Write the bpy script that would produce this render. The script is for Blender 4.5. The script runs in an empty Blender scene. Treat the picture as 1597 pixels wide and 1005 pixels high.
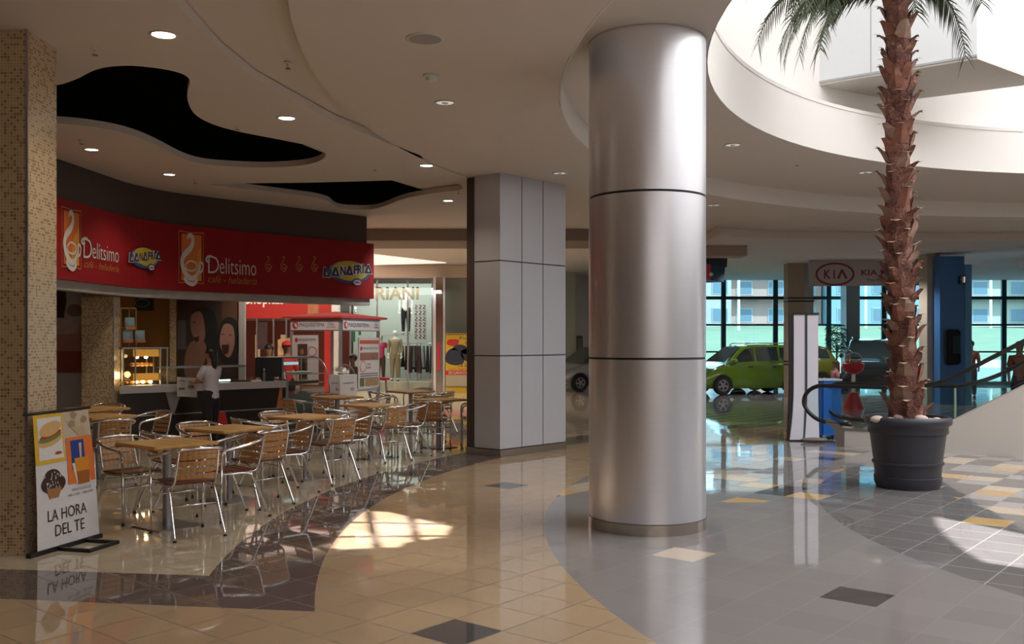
import bpy, bmesh, math, random
from mathutils import Vector, Matrix
from mathutils.geometry import tessellate_polygon
random.seed(7)
S = bpy.context.scene
COL = S.collection
PI = math.pi
R = math.radians
# ------------------------------------------------------------------ camera
EYE = 1.63; F = 1500.0; CX = 798.5; HY = 532.0
cd = bpy.data.cameras.new('camera'); cam = bpy.data.objects.new('camera', cd); COL.objects.link(cam)
cam.location = (0, 0, EYE); cam.rotation_euler = (PI/2, 0, 0)
cd.sensor_width = 36; cd.lens = F/1597*36; cd.shift_y = (HY-502.5)/1597; cd.clip_end = 400
S.camera = cam
# ------------------------------------------------------------------ exposure, sky, sun, daylight, added fill lamps
S.view_settings.view_transform = 'Standard'; S.view_settings.look = 'None'
S.view_settings.gamma = 1; S.view_settings.use_curve_mapping = False
S.view_settings.exposure = 0.16
S.cycles.use_denoising = True
S.cycles.max_bounces = 8; S.cycles.diffuse_bounces = 4; S.cycles.glossy_bounces = 4
S.cycles.transparent_max_bounces = 12; S.cycles.transmission_bounces = 4
S.cycles.sample_clamp_indirect = 6
S.cycles.caustics_reflective = False; S.cycles.caustics_refractive = False
W = bpy.data.worlds.new('sky'); S.world = W; W.use_nodes = True
W.node_tree.nodes['Background'].inputs[0].default_value = (0.72, 0.90, 1.0, 1)
W.node_tree.nodes['Background'].inputs[1].default_value = 4.0
SUND = Vector((-3.9, 2.2, -4.27)).normalized()      # direction the sunlight travels
def lamp(kind, name, loc, energy, color=(1, 1, 1), direction=(0, 0, -1), **kw):
    l = bpy.data.lights.new(name, kind); l.energy = energy; l.color = color
    for k, v in kw.items(): setattr(l, k, v)
    o = bpy.data.objects.new(name, l); COL.objects.link(o); o.location = loc
    o.rotation_euler = Vector(direction).to_track_quat('-Z', 'Y').to_euler()
    return o
lamp('SUN', 'sun', (20, -10, 25), 16.0, (.98, .96, .97), SUND, angle=R(.25))
lamp('AREA', 'atrium_skylight_daylight', (10.2, 7.8, 9.3), 1600, (.95, .975, 1), shape='DISK', size=13)

lamp('AREA', 'rear_fill_light', (4.0, -3.8, 3.9), 170, (1, .97, .93), (0, .45, -1), shape='RECTANGLE', size=9, size_y=4)  # unseen area lamp added behind the camera to fill the dim café side
for x_, y_ in ((-7.5, 23.5), (-4.5, 23.5), (-1.5, 23.5), (-7.5, 27.5), (-4.5, 27.5), (-1.5, 27.5)):
    lamp('SPOT', 'concourse_fill', (x_, y_, 3.75), 170, (1, .88, .76), spot_size=R(130), spot_blend=.6, shadow_soft_size=.08)  # unseen spots added to brighten the kiosk and the back concourse
for x_, y_ in ((6.5, 25.5), (9.5, 25.5), (12.5, 25.5), (8, 30), (12, 30)):
    lamp('SPOT', 'showroom_fill', (x_, y_, 3.85), 280, (1, .96, .90), spot_size=R(130), spot_blend=.6, shadow_soft_size=.08)  # fill spots added for the shaded camera side of the cars
lamp('SPOT', 'kiosk_fill', (-1.0, 18.3, 3.85), 200, (1, .95, .90), (-2.3, 1.2, -2.3), spot_size=R(75), spot_blend=.8, shadow_soft_size=.08)  # unseen spot added to whiten the kiosk boards
lamp('SPOT', 'cafe_staff_fill', (-4.0, 17.4, 3.3), 90, (1, .88, .76), (-.15, .5, -1), spot_size=R(110), spot_blend=.7, shadow_soft_size=.08)  # unseen spot added to brighten the staff behind the counter
# ------------------------------------------------------------------ pixel geometry measured on the photograph
def P(px, py, z=0.0):                 # point at height z seen at a pixel
    d = (EYE-z)*F/(py-HY); return Vector(((px-CX)/F*d, d, z))
def X(px, d): return (px-CX)/F*d
def Z(py, d): return EYE+(HY-py)/F*d

# ------------------------------------------------------------------ node helper
class V:
    def __init__(s, nt, k): s.nt = nt; s.k = k
    def _m(s, op, o=None, o2=None):
        n = s.nt.nodes.new('ShaderNodeMath'); n.operation = op
        for i, a in enumerate([s, o, o2]):
            if a is None: continue
            if isinstance(a, V): s.nt.links.new(a.k, n.inputs[i])
            else: n.inputs[i].default_value = a
        return V(s.nt, n.outputs[0])
    def __add__(s, o): return s._m('ADD', o)
    def __sub__(s, o): return s._m('SUBTRACT', o)
    def __mul__(s, o): return s._m('MULTIPLY', o)
    def __truediv__(s, o): return s._m('DIVIDE', o)
    __radd__ = __add__; __rmul__ = __mul__
    def lt(s, o): return s._m('LESS_THAN', o)
    def gt(s, o): return s._m('GREATER_THAN', o)
    def floor(s): return s._m('FLOOR')
    def frac(s): return s._m('FRACT')
    def sqrt(s): return s._m('SQRT')
    def mx(s, o): return s._m('MAXIMUM', o)
    def mn(s, o): return s._m('MINIMUM', o)
    def ab(s): return s._m('ABSOLUTE')
    def eq(s, v): return (s-v).ab().lt(.4)
def newmat(name):
    m = bpy.data.materials.new(name); m.use_nodes = True
    return m, m.node_tree, m.node_tree.nodes['Principled BSDF']
def coords(nt, kind='Object'):
    if kind == 'World':
        g = nt.nodes.new('ShaderNodeNewGeometry'); s = g.outputs['Position']
    else:
        g = nt.nodes.new('ShaderNodeTexCoord'); s = g.outputs[kind]
    x = nt.nodes.new('ShaderNodeSeparateXYZ'); nt.links.new(s, x.inputs[0])
    return V(nt, x.outputs[0]), V(nt, x.outputs[1]), V(nt, x.outputs[2]), s
def mixc(nt, fac, a, b):
    n = nt.nodes.new('ShaderNodeMix'); n.data_type = 'RGBA'
    if isinstance(fac, V): nt.links.new(fac.k, n.inputs[0])
    else: n.inputs[0].default_value = fac
    for i, c in ((6, a), (7, b)):
        if isinstance(c, (tuple, list)): n.inputs[i].default_value = (*c[:3], 1)
        else: nt.links.new(c, n.inputs[i])
    return n.outputs[2]
def hash2(nt, a, b):
    c = nt.nodes.new('ShaderNodeCombineXYZ'); nt.links.new(a.k, c.inputs[0]); nt.links.new(b.k, c.inputs[1])
    w = nt.nodes.new('ShaderNodeTexWhiteNoise'); w.noise_dimensions = '2D'; nt.links.new(c.outputs[0], w.inputs['Vector'])
    return V(nt, w.outputs['Value']), w.outputs['Color']
def noise(nt, src, scale, detail=2):
    n = nt.nodes.new('ShaderNodeTexNoise'); n.inputs['Scale'].default_value = scale; n.inputs['Detail'].default_value = detail
    if src is not None: nt.links.new(src, n.inputs['Vector'])
    return V(nt, n.outputs['Fac'])
MC = {}
def mat(name, c, rough=.5, metal=0.0, spec=None, var=.06, scale=14, emit=None, es=1.0, coat=0):
    if name in MC: return MC[name]
    m, nt, b = newmat(name)
    x, y, z, s = coords(nt)
    f = noise(nt, s, scale)
    nt.links.new(mixc(nt, f, [v*(1-var) for v in c], [min(1, v*(1+var)) for v in c]), b.inputs['Base Color'])
    b.inputs['Roughness'].default_value = rough; b.inputs['Metallic'].default_value = metal
    if spec is not None: b.inputs['Specular IOR Level'].default_value = spec
    if coat: b.inputs['Coat Weight'].default_value = coat
    if emit:
        b.inputs['Emission Color'].default_value = (*emit, 1); b.inputs['Emission Strength'].default_value = es
    MC[name] = m; return m
def glass_mat(name, tint, refl=.9, rough=.01):
    if name in MC: return MC[name]
    m, nt, b = newmat(name); nt.nodes.remove(b)
    t = nt.nodes.new('ShaderNodeBsdfTransparent'); t.inputs[0].default_value = (*tint, 1)
    g = nt.nodes.new('ShaderNodeBsdfGlossy'); g.inputs['Roughness'].default_value = rough
    g.inputs[0].default_value = (refl, refl, refl, 1)
    lw = nt.nodes.new('ShaderNodeLayerWeight'); lw.inputs['Blend'].default_value = .5
    fv = V(nt, lw.outputs['Facing'])._m('POWER', 4.0)*.8+.04
    mx = nt.nodes.new('ShaderNodeMixShader')
    nt.links.new(fv.k, mx.inputs[0]); nt.links.new(t.outputs[0], mx.inputs[1]); nt.links.new(g.outputs[0], mx.inputs[2])
    nt.links.new(mx.outputs[0], nt.nodes['Material Output'].inputs[0])
    MC[name] = m; return m
def wood_mat(name, a, b_, rough=.35, scale=3):
    m, nt, b = newmat(name); x, y, z, s = coords(nt)
    w = nt.nodes.new('ShaderNodeTexWave'); w.inputs['Scale'].default_value = scale; w.inputs['Distortion'].default_value = 6
    w.inputs['Detail'].default_value = 3; nt.links.new(s, w.inputs['Vector'])
    nt.links.new(mixc(nt, V(nt, w.outputs['Fac']), a, b_), b.inputs['Base Color']); b.inputs['Roughness'].default_value = rough
    return m
def bump_to(nt, b, h, strength=.3, dist=.01):
    n = nt.nodes.new('ShaderNodeBump'); n.inputs['Strength'].default_value = strength; n.inputs['Distance'].default_value = dist
    nt.links.new(h.k, n.inputs['Height']); nt.links.new(n.outputs[0], b.inputs['Normal'])

# ------------------------------------------------------------------ object helpers
def mw(o):
    m = Matrix.Translation(o.location) @ o.rotation_euler.to_matrix().to_4x4()
    return mw(o.parent) @ m if o.parent else m
def obj(name, bm, m, parent=None, smooth=False, kind=None, angle=None, label=None):
    me = bpy.data.meshes.new(name)
    bmesh.ops.recalc_face_normals(bm, faces=bm.faces) if not getattr(bm, 'flat', False) else None
    if parent is not None: bmesh.ops.transform(bm, matrix=mw(parent).inverted(), verts=bm.verts)
    bm.to_mesh(me); bm.free()
    for mm in (m if isinstance(m, (list, tuple)) else [m]): me.materials.append(mm)
    if smooth:
        me.polygons.foreach_set('use_smooth', [True]*len(me.polygons))
        if angle: me.set_sharp_from_angle(angle=R(angle))
    o = bpy.data.objects.new(name, me); COL.objects.link(o)
    if parent is not None: o.parent = parent
    if kind: o['kind'] = kind
    if label: o['label'] = label
    return o
def tag(o, label, cat, group=None, kind=None):
    o['label'] = label; o['category'] = cat
    if group: o['group'] = group
    if kind: o['kind'] = kind
    return o
def thing(name, label, cat, loc=(0, 0, 0), rz=0, group=None):
    o = bpy.data.objects.new(name, None); COL.objects.link(o); o.location = loc; o.rotation_euler = (0, 0, rz)
    o.empty_display_size = .1
    return tag(o, label, cat, group)
def dup(root, loc, rz, label, group=None):
    r = root.copy(); COL.objects.link(r); r.location = loc; r.rotation_euler = (0, 0, rz); r['label'] = label
    if group: r['group'] = group
    for ch in [c for c in COL.objects if c.parent == root]:
        c = ch.copy(); COL.objects.link(c); c.parent = r
        for g in [q for q in COL.objects if q.parent == ch]:
            e = g.copy(); COL.objects.link(e); e.parent = c
    return r
def nb(): return bmesh.new()
def box(bm, x0, x1, y0, y1, z0, z1, M=None, bev=0):
    vs = [bm.verts.new((x, y, z)) for x in (x0, x1) for y in (y0, y1) for z in (z0, z1)]
    fs = [bm.faces.new([vs[i] for i in q]) for q in ((0, 1, 3, 2), (4, 6, 7, 5), (0, 4, 5, 1), (2, 3, 7, 6), (0, 2, 6, 4), (1, 5, 7, 3))]
    out = vs
    if bev:
        es = list({e for f in fs for e in f.edges})
        r = bmesh.ops.bevel(bm, geom=es, offset=bev, segments=2, affect='EDGES'); out = list({v for f in r['faces'] for v in f.verts} | {v for v in vs if v.is_valid})
    if M is not None: bmesh.ops.transform(bm, matrix=M, verts=out)
    return bm
def tube(bm, pts, r, seg=8, caps=True):
    pts = [Vector(p) for p in pts]; n = len(pts); rings = []
    t0 = (pts[1]-pts[0]).normalized(); a = t0.orthogonal().normalized(); prev = t0
    for i, p in enumerate(pts):
        t = ((pts[min(i+1, n-1)]-pts[max(i-1, 0)])).normalized()
        q = prev.rotation_difference(t); a = q @ a; prev = t; b = t.cross(a)
        rr = r[i] if isinstance(r, (list, tuple)) else r
        rings.append([bm.verts.new(p+(a*math.cos(2*PI*k/seg)+b*math.sin(2*PI*k/seg))*rr) for k in range(seg)])
    for i in range(n-1):
        for k in range(seg): bm.faces.new((rings[i][k], rings[i][(k+1) % seg], rings[i+1][(k+1) % seg], rings[i+1][k]))
    if caps: bm.faces.new(rings[0][::-1]); bm.faces.new(rings[-1])
    return bm
def smooth(pts, n=5):
    pts = [Vector(p) for p in pts]; out = []
    for i in range(len(pts)-1):
        p0 = pts[max(i-1, 0)]; p1 = pts[i]; p2 = pts[i+1]; p3 = pts[min(i+2, len(pts)-1)]
        for k in range(n):
            t = k/n; out.append(.5*((2*p1)+(p2-p0)*t+(2*p0-5*p1+4*p2-p3)*t*t+(3*p1-p0-3*p2+p3)*t**3))
    out.append(pts[-1]); return out
def smooth_closed(pts, n=5):
    pts = [Vector(p) for p in pts]; N = len(pts); out = []
    for i in range(N):
        p0, p1, p2, p3 = (pts[(i+j) % N] for j in (-1, 0, 1, 2))
        for k in range(n):
            t = k/n; out.append(.5*((2*p1)+(p2-p0)*t+(2*p0-5*p1+4*p2-p3)*t*t+(3*p1-p0-3*p2+p3)*t**3))
    return out
def lathe(bm, prof, cx=0, cy=0, seg=32):
    rings = []
    for r, z in prof:
        rings.append([bm.verts.new((cx, cy, z))] if r < 1e-6 else [bm.verts.new((cx+r*math.cos(2*PI*k/seg), cy+r*math.sin(2*PI*k/seg), z)) for k in range(seg)])
    for a, b in zip(rings, rings[1:]):
        for k in range(seg):
            k2 = (k+1) % seg
            if len(a) == 1 and len(b) == 1: continue
            if len(a) == 1: bm.faces.new((a[0], b[k], b[k2]))
            elif len(b) == 1: bm.faces.new((a[k], b[0], a[k2]))
            else: bm.faces.new((a[k], b[k], b[k2], a[k2]))
    return bm
def cyl(bm, c, r, z0, z1, seg=24): return lathe(bm, [(0, z0), (r, z0), (r, z1), (0, z1)], c[0], c[1], seg)
def ball(bm, c, rx, ry=None, rz=None, seg=14, rot=None):
    ry = ry or rx; rz = rz or rx
    M = Matrix.Translation(Vector(c)) @ (rot.to_4x4() if rot else Matrix.Identity(4)) @ Matrix.Diagonal((rx, ry, rz, 1))
    bmesh.ops.create_uvsphere(bm, u_segments=seg, v_segments=max(6, seg*2//3), radius=1, matrix=M); return bm
def slab(outer, holes, z0, z1):
    bm = nb(); loops = [outer]+list(holes)
    if z1 < z0: z0, z1 = z1, z0
    tri = tessellate_polygon([[Vector((p[0], p[1], 0)) for p in l] for l in loops])
    flat = [p for l in loops for p in l]
    lo = [bm.verts.new((p[0], p[1], z0)) for p in flat]; hi = [bm.verts.new((p[0], p[1], z1)) for p in flat]
    for t in tri:
        try: bm.faces.new([lo[i] for i in t]); bm.faces.new([hi[i] for i in t])
        except ValueError: pass
    k = 0
    for l in loops:
        n = len(l)
        for i in range(n):
            a, b = k+i, k+(i+1) % n
            bm.faces.new((lo[a], lo[b], hi[b], hi[a]))
        k += n
    return bm
def circ(c, r, n=96, a0=0, a1=2*PI):
    full = abs(a1-a0-2*PI) < 1e-6
    m = n if full else n+1
    return [(c[0]+r*math.cos(a0+(a1-a0)*i/n), c[1]+r*math.sin(a0+(a1-a0)*i/n)) for i in range(m)]
def ringwall(bm, c, r0, r1, z0, z1, n=128):
    return lathe(bm, [(r0, z0), (r1, z0), (r1, z1), (r0, z1), (r0, z0)], c[0], c[1], n)
# frames: (s, t, off) -> world; s to the viewer's right, t up, off towards the viewer
def frame(a, b, z0=0.0, lean=0.0, h=1.0):
    a = Vector((a[0], a[1], 0)); b = Vector((b[0], b[1], 0)); d = (b-a).normalized(); n = Vector((d.y, -d.x, 0))
    def f(s, t, off=0.0): return a+d*s+n*(off-lean*t/h)+Vector((0, 0, z0+t))
    f.len = (b-a).length; f.a = a; f.d = d; f.n = n; f.z0 = z0
    def pix(px, py):          # where the sight line of a pixel meets the plane
        ray = Vector(((px-CX)/F, 1, 0)); den = ray.x*d.y-ray.y*d.x
        t = (a.x*d.y-a.y*d.x)/den; p = ray*t; return ((p-a).dot(d), Z(py, t)-z0)
    f.pix = pix
    return f
def poly(f, pts, off, m, name, parent, label=None, th=.002):
    bm = nb(); vs = [bm.verts.new(f(s, t, off)) for s, t in pts]; vb = [bm.verts.new(f(s, t, off-th)) for s, t in pts]
    if len(pts) > 4:
        tri = tessellate_polygon([[Vector((s, t, 0)) for s, t in pts]])
        for q in tri:
            try: bm.faces.new([vs[i] for i in q])
            except ValueError: pass
    else: bm.faces.new(vs)
    n = len(pts)
    for i in range(n): bm.faces.new((vs[i], vs[(i+1) % n], vb[(i+1) % n], vb[i]))
    return obj(name, bm, m, parent, label=label)
def fbox(f, s0, s1, t0, t1, o0, o1, bm=None):
    bm = bm or nb()
    vs = [bm.verts.new(f(s, t, o)) for s in (s0, s1) for t in (t0, t1) for o in (o0, o1)]
    for q in ((0, 1, 3, 2), (4, 6, 7, 5), (0, 4, 5, 1), (2, 3, 7, 6), (0, 2, 6, 4), (1, 5, 7, 3)): bm.faces.new([vs[i] for i in q])
    return bm
def ell(cx, cy, rx, ry, n=24, rot=0, a0=0, a1=2*PI):
    c, s = math.cos(rot), math.sin(rot); out = []
    for i in range(n):
        a = a0+(a1-a0)*i/n; x = rx*math.cos(a); y = ry*math.sin(a); out.append((cx+x*c-y*s, cy+x*s+y*c))
    return out
def ribbon(pts, w0, w1=None, n=6):
    c = smooth([(p[0], p[1], 0) for p in pts], n); m = len(c); L = []; Rr = []
    for i, p in enumerate(c):
        t = (c[min(i+1, m-1)]-c[max(i-1, 0)]).normalized(); nn = Vector((-t.y, t.x, 0)); u = i/(m-1)
        w = (w0(u) if callable(w0) else w0+((w1 if w1 is not None else w0)-w0)*u)/2
        L.append((p+nn*w)); Rr.append((p-nn*w))
    return L, Rr
def ribbon_obj(f, pts, w0, off, m, name, parent, w1=None, label=None):
    L, Q = ribbon(pts, w0, w1); bm = nb()
    a = [bm.verts.new(f(p.x, p.y, off)) for p in L]; b = [bm.verts.new(f(p.x, p.y, off)) for p in Q]
    for i in range(len(a)-1): bm.faces.new((a[i], b[i], b[i+1], a[i+1]))
    return obj(name, bm, m, parent, label=label)
def text(f, s, s0, t0, w, h, m, name='lettering', parent=None, off=.004, ext=0.0, shear=0, bold=0.0, skew=0.0, label=None):
    cu = bpy.data.curves.new('t', 'FONT'); cu.body = s; cu.shear = shear; cu.offset = bold; cu.extrude = ext; cu.resolution_u = 3
    o = bpy.data.objects.new('t', cu); COL.objects.link(o)
    bpy.context.view_layer.update()
    me = bpy.data.meshes.new_from_object(o.evaluated_get(bpy.context.evaluated_depsgraph_get()))
    COL.objects.unlink(o); bpy.data.objects.remove(o); bpy.data.curves.remove(cu)
    bm = nb(); bm.from_mesh(me); bpy.data.meshes.remove(me)
    xs = [v.co.x for v in bm.verts]; ys = [v.co.y for v in bm.verts]
    x0, x1, y0, y1 = min(xs), max(xs), min(ys), max(ys)
    for v in bm.verts:
        u = (v.co.x-x0)/(x1-x0)*w; q = (v.co.y-y0)/(y1-y0)*h
        v.co = f(s0+u, t0+q+skew*u, off+v.co.z)
    return obj(name, bm, m, parent, label=label)
def apply_mods(o):
    bpy.context.view_layer.update()
    me = bpy.data.meshes.new_from_object(o.evaluated_get(bpy.context.evaluated_depsgraph_get()))
    o.modifiers.clear(); o.data = me; return o
def skin(name, chains, m, parent, sub=2, roots=()):
    """chains: list of lists of (point, radius); chains sharing a point are joined there"""
    me = bpy.data.meshes.new(name); vs = []; rad = []; ed = []; idx = {}
    Mi = mw(parent).inverted() if parent else Matrix.Identity(4)
    for ch in chains:
        prev = None
        for p, r in ch:
            k = tuple(round(c, 4) for c in p)
            if k not in idx: idx[k] = len(vs); vs.append(Mi @ Vector(p)); rad.append(r)
            i = idx[k]
            if prev is not None and prev != i: ed.append((prev, i))
            prev = i
    me.from_pydata(vs, ed, []); me.materials.append(m)
    o = bpy.data.objects.new(name, me); COL.objects.link(o)
    if parent: o.parent = parent
    md = o.modifiers.new('s', 'SKIN'); md.use_smooth_shade = True
    sv = me.skin_vertices[0].data
    comp = list(range(len(vs)))
    def find(a):
        while comp[a] != a: a = comp[a]
        return a
    for a, b in ed: comp[find(a)] = find(b)
    seen = set()
    for i, r in enumerate(rad):
        rr = r if isinstance(r, tuple) else (r, r); sv[i].radius = rr
        c = find(i)
        if c not in seen: seen.add(c); sv[i].use_root = True
    if sub: o.modifiers.new('u', 'SUBSURF').levels = sub; o.modifiers['u'].render_levels = sub
    return apply_mods(o)
# ================================================================== SETTING
C1 = (9.7, 8.2); C2 = (10.0, 8.8); C3 = (9.35, 7.6)
TH = R(39.5); TA = .364
def floor_mat():
    m, nt, b = newmat('polished_porcelain_tile')
    x, y, z, s = coords(nt, 'World')
    dx = x-2.203; dy = y-6.136
    u = (dx*math.cos(TH)-dy*math.sin(TH))/TA+.5; v = (dx*math.sin(TH)+dy*math.cos(TH))/TA+.5
    iu, iv = u.floor(), v.floor(); fu, fv = u.frac(), v.frac()
    edge = (fu.mn(fu*-1+1)).mn(fv.mn(fv*-1+1))
    rnd, rcol = hash2(nt, iu, iv); rnd2, _ = hash2(nt, iv+31.5, iu-7.5)
    cx = x-C1[0]; cy = y-C1[1]; r = (cx*cx+cy*cy).sqrt()
    def ids(pix):
        tot = None
        for px, py in pix:
            p = P(px, py); ex = p.x-2.203; ey = p.y-6.136
            a = math.floor((ex*math.cos(TH)-ey*math.sin(TH))/TA+.5); c = math.floor((ex*math.sin(TH)+ey*math.cos(TH))/TA+.5)
            q = iu.eq(a)*iv.eq(c); tot = q if tot is None else tot.mx(q)
        return tot
    cream = (.62, .53, .40); band = (.155, .125, .115); tan = (.52, .37, .23); grey = (.30, .28, .275); inner = (.20, .185, .18)
    ochre = (.66, .42, .17); beige = (.66, .53, .40); dark = (.10, .09, .09); light = (.44, .41, .41)
    low = (y+x*.142).lt(5.62); mid = (y+x*.125).lt(6.41)
    far = y.gt(9.7); far2 = (y.gt(8.7)*x.gt(4.6)).mx(y.gt(13.0)*x.gt(1.0))
    c = mixc(nt, r.lt(11.9), cream, band)
    c = mixc(nt, mid, c, band); c = mixc(nt, low, c, tan)
    c = mixc(nt, r.lt(11.15), c, tan)
    c = mixc(nt, r.lt(9.42), c, grey)
    g = r.lt(9.42)*r.gt(6.77)*far
    c = mixc(nt, g*rnd.lt(.14), c, beige); c = mixc(nt, g*rnd.gt(.93), c, ochre); c = mixc(nt, g*rnd2.lt(.12), c, dark)
    c = mixc(nt, r.lt(6.77), c, inner)
    g = r.lt(6.77)*far2
    c = mixc(nt, g*rnd.lt(.42), c, light); c = mixc(nt, g*rnd2.lt(.13), c, beige); c = mixc(nt, g*rnd2.gt(.93), c, ochre)
    # plain dark grey tiles of the showroom
    c = mixc(nt, (y-x*.05).gt(19.0)*x.gt(2.2), c, (.15, .15, .155))
    c = mixc(nt, ids([(1335, 931), (795, 757), (712, 1000)]), c, dark)
    c = mixc(nt, ids([(1060, 866)]), c, beige); c = mixc(nt, ids([(1563, 821), (1240, 770), (1560, 729)]), c, ochre)
    # tile shade, speckle, grout
    sp = noise(nt, s, 160, 2)
    var = rnd*.10+.95; var = var*(sp*.16+.92)
    mul = nt.nodes.new('ShaderNodeVectorMath'); mul.operation = 'SCALE'; nt.links.new(c, mul.inputs[0]); nt.links.new(var.k, mul.inputs['Scale'])
    gw = edge.lt(.013)*(r.lt(9.42)*r.gt(6.77)*-.3+1)
    gcol = mixc(nt, r.lt(9.42), (.20, .15, .11), (.33, .31, .30))
    fin = mixc(nt, gw*.75, mul.outputs[0], gcol)
    nt.links.new(fin, b.inputs['Base Color'])
    nt.links.new((gw*.3+.035).k, b.inputs['Roughness'])
    b.inputs['IOR'].default_value = 1.66
    # every tile lies a hair off level: its reflection breaks at the joints
    sub = nt.nodes.new('ShaderNodeVectorMath'); sub.operation = 'SUBTRACT'; nt.links.new(rcol, sub.inputs[0]); sub.inputs[1].default_value = (.5, .5, .5)
    sc = nt.nodes.new('ShaderNodeVectorMath'); sc.operation = 'MULTIPLY'; nt.links.new(sub.outputs[0], sc.inputs[0]); sc.inputs[1].default_value = (.004, .004, 0)
    ge = nt.nodes.new('ShaderNodeNewGeometry'); ad = nt.nodes.new('ShaderNodeVectorMath'); nt.links.new(ge.outputs['Normal'], ad.inputs[0]); nt.links.new(sc.outputs[0], ad.inputs[1])
    no = nt.nodes.new('ShaderNodeVectorMath'); no.operation = 'NORMALIZE'; nt.links.new(ad.outputs[0], no.inputs[0]); nt.links.new(no.outputs[0], b.inputs['Normal'])
    return m
def mosaic(name, dark=.3):
    m, nt, b = newmat(name); x, y, z, s = coords(nt, 'World')
    u = (x+y)/.024; v = z/.024; rnd, rc = hash2(nt, u.floor(), v.floor())
    e = (u.frac().mn(u.frac()*-1+1)).mn(v.frac().mn(v.frac()*-1+1))
    c = mixc(nt, rnd, (.50, .34, .16), (.62, .46, .25)); c = mixc(nt, rnd.lt(dark), c, (.36, .19, .085))
    c = mixc(nt, e.lt(.09), c, (.66, .60, .48)); nt.links.new(c, b.inputs['Base Color']); b.inputs['Roughness'].default_value = .25
    return m
M_ceil = mat('ceiling_paint', (.76, .69, .635), .85, var=.02, scale=3)
M_ceil_c = mat('cafe_ceiling_paint', (.77, .71, .67), .85, var=.02, scale=3)
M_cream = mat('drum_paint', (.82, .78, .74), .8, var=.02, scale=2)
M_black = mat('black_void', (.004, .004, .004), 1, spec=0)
M_brown = mat('dark_brown_paint', (.075, .052, .045), .7)
M_steel = mat('brushed_steel', (.50, .46, .43), .28, 1)
def brushed(name, c, rough, sx=60, sz=2):
    m, nt, b = newmat(name); x, y, z, s = coords(nt)
    mp = nt.nodes.new('ShaderNodeMapping'); mp.inputs['Scale'].default_value = (sx, sx, sz); nt.links.new(s, mp.inputs[0])
    f = noise(nt, mp.outputs[0], 1, 3)
    nt.links.new(mixc(nt, f, [v*.97 for v in c], [v*1.03 for v in c]), b.inputs['Base Color'])
    nt.links.new((f*.04+(rough-.02)).k, b.inputs['Roughness']); b.inputs['Metallic'].default_value = .88
    return m
M_alu = brushed('satin_aluminium_cladding', (.84, .85, .92), .33, 3, 120)
M_alu2 = mat('grey_composite_panel', (.60, .61, .67), .45, .45, var=.02)
M_joint = mat('black_joint', (.012, .012, .014), .6)
M_chrome = mat('polished_aluminium', (.82, .82, .84), .16, 1, var=.02)
M_dkmetal = mat('dark_painted_metal', (.02, .02, .022), .35, .3)
M_white = mat('white_gloss', (.80, .79, .80), .35, var=.02)
M_black2 = mat('black_plastic', (.012, .012, .014), .35)
M_mosaic = mosaic('mosaic_tile'); M_mosaic2 = mosaic('mosaic_tile_far', .4)

bm = nb(); box(bm, -14, 26, -7, 40, -.12, 0); obj('floor', bm, floor_mat(), kind='structure')
S_ = lambda n, b, m, **k: obj(n, b, m, kind='structure', **k)
# ring ceiling with the big round opening, its upper lip, the drum above
S_('ceiling', slab(circ(C2, 11.75, 160), [circ(C2, 9.56, 160)], 3.99, 4.27), M_ceil)
S_('trim_3', ringwall(nb(), C2, 9.54, 9.558, 3.99, 4.27), M_cream, smooth=True, angle=30)  # lighter cream put on the step face in place of daylight falling there
S_('ceiling', slab(circ(C2, 9.56, 160), [circ(C3, 7.66, 160)], 4.271, 4.37), M_ceil)
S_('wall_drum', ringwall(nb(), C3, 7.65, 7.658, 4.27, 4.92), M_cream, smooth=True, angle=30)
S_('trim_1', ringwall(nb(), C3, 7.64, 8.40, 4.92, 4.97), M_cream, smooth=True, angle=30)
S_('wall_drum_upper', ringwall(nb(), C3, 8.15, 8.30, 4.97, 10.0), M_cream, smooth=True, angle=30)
# unseen roof over everything, two cut-outs shaped to throw the floor sun patches
def up(px, py, z):      # follow the sunlight back from a floor point to height z
    p = P(px, py); k = z/SUND.z; q = p+SUND*k; return (q.x, q.y)
LPIX = [(533, 828), (562, 797), (625, 800), (735, 825), (727, 842), (664, 851), (655, 858), (560, 862), (518, 855)]
sunL = [up(px, py, 10.0) for px, py in LPIX]
RPIX = [(1456, 801), (1462, 819), (1480, 840), (1508, 862), (1537, 878), (1600, 887)]
sunR = [up(px, py, 10.0) for px, py in RPIX]
kk = SUND*(10.0/SUND.z)
sunR += [(4.7+kk.x, 6.0+kk.y), (5.15+kk.x, 6.6+kk.y)]
S_('ceiling_roof', slab([(-14, -12), (28, -12), (28, 36.2), (-14, 36.2)], [sunL, sunR], 10.0, 10.2), M_cream)
# unseen bars across the left cut-out, placed to break up its sun patch
bars = nb()
for a, b_ in (((575, 798), (590, 862)), ((640, 802), (655, 862)), ((510, 838), (735, 836)), ((540, 815), (700, 818))):
    p, q = Vector((*up(*a, 10.05), 10.05)), Vector((*up(*b_, 10.05), 10.05)); tube(bars, [p, q], .035, 6)
S_('trim_2', bars, M_cream)
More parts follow.
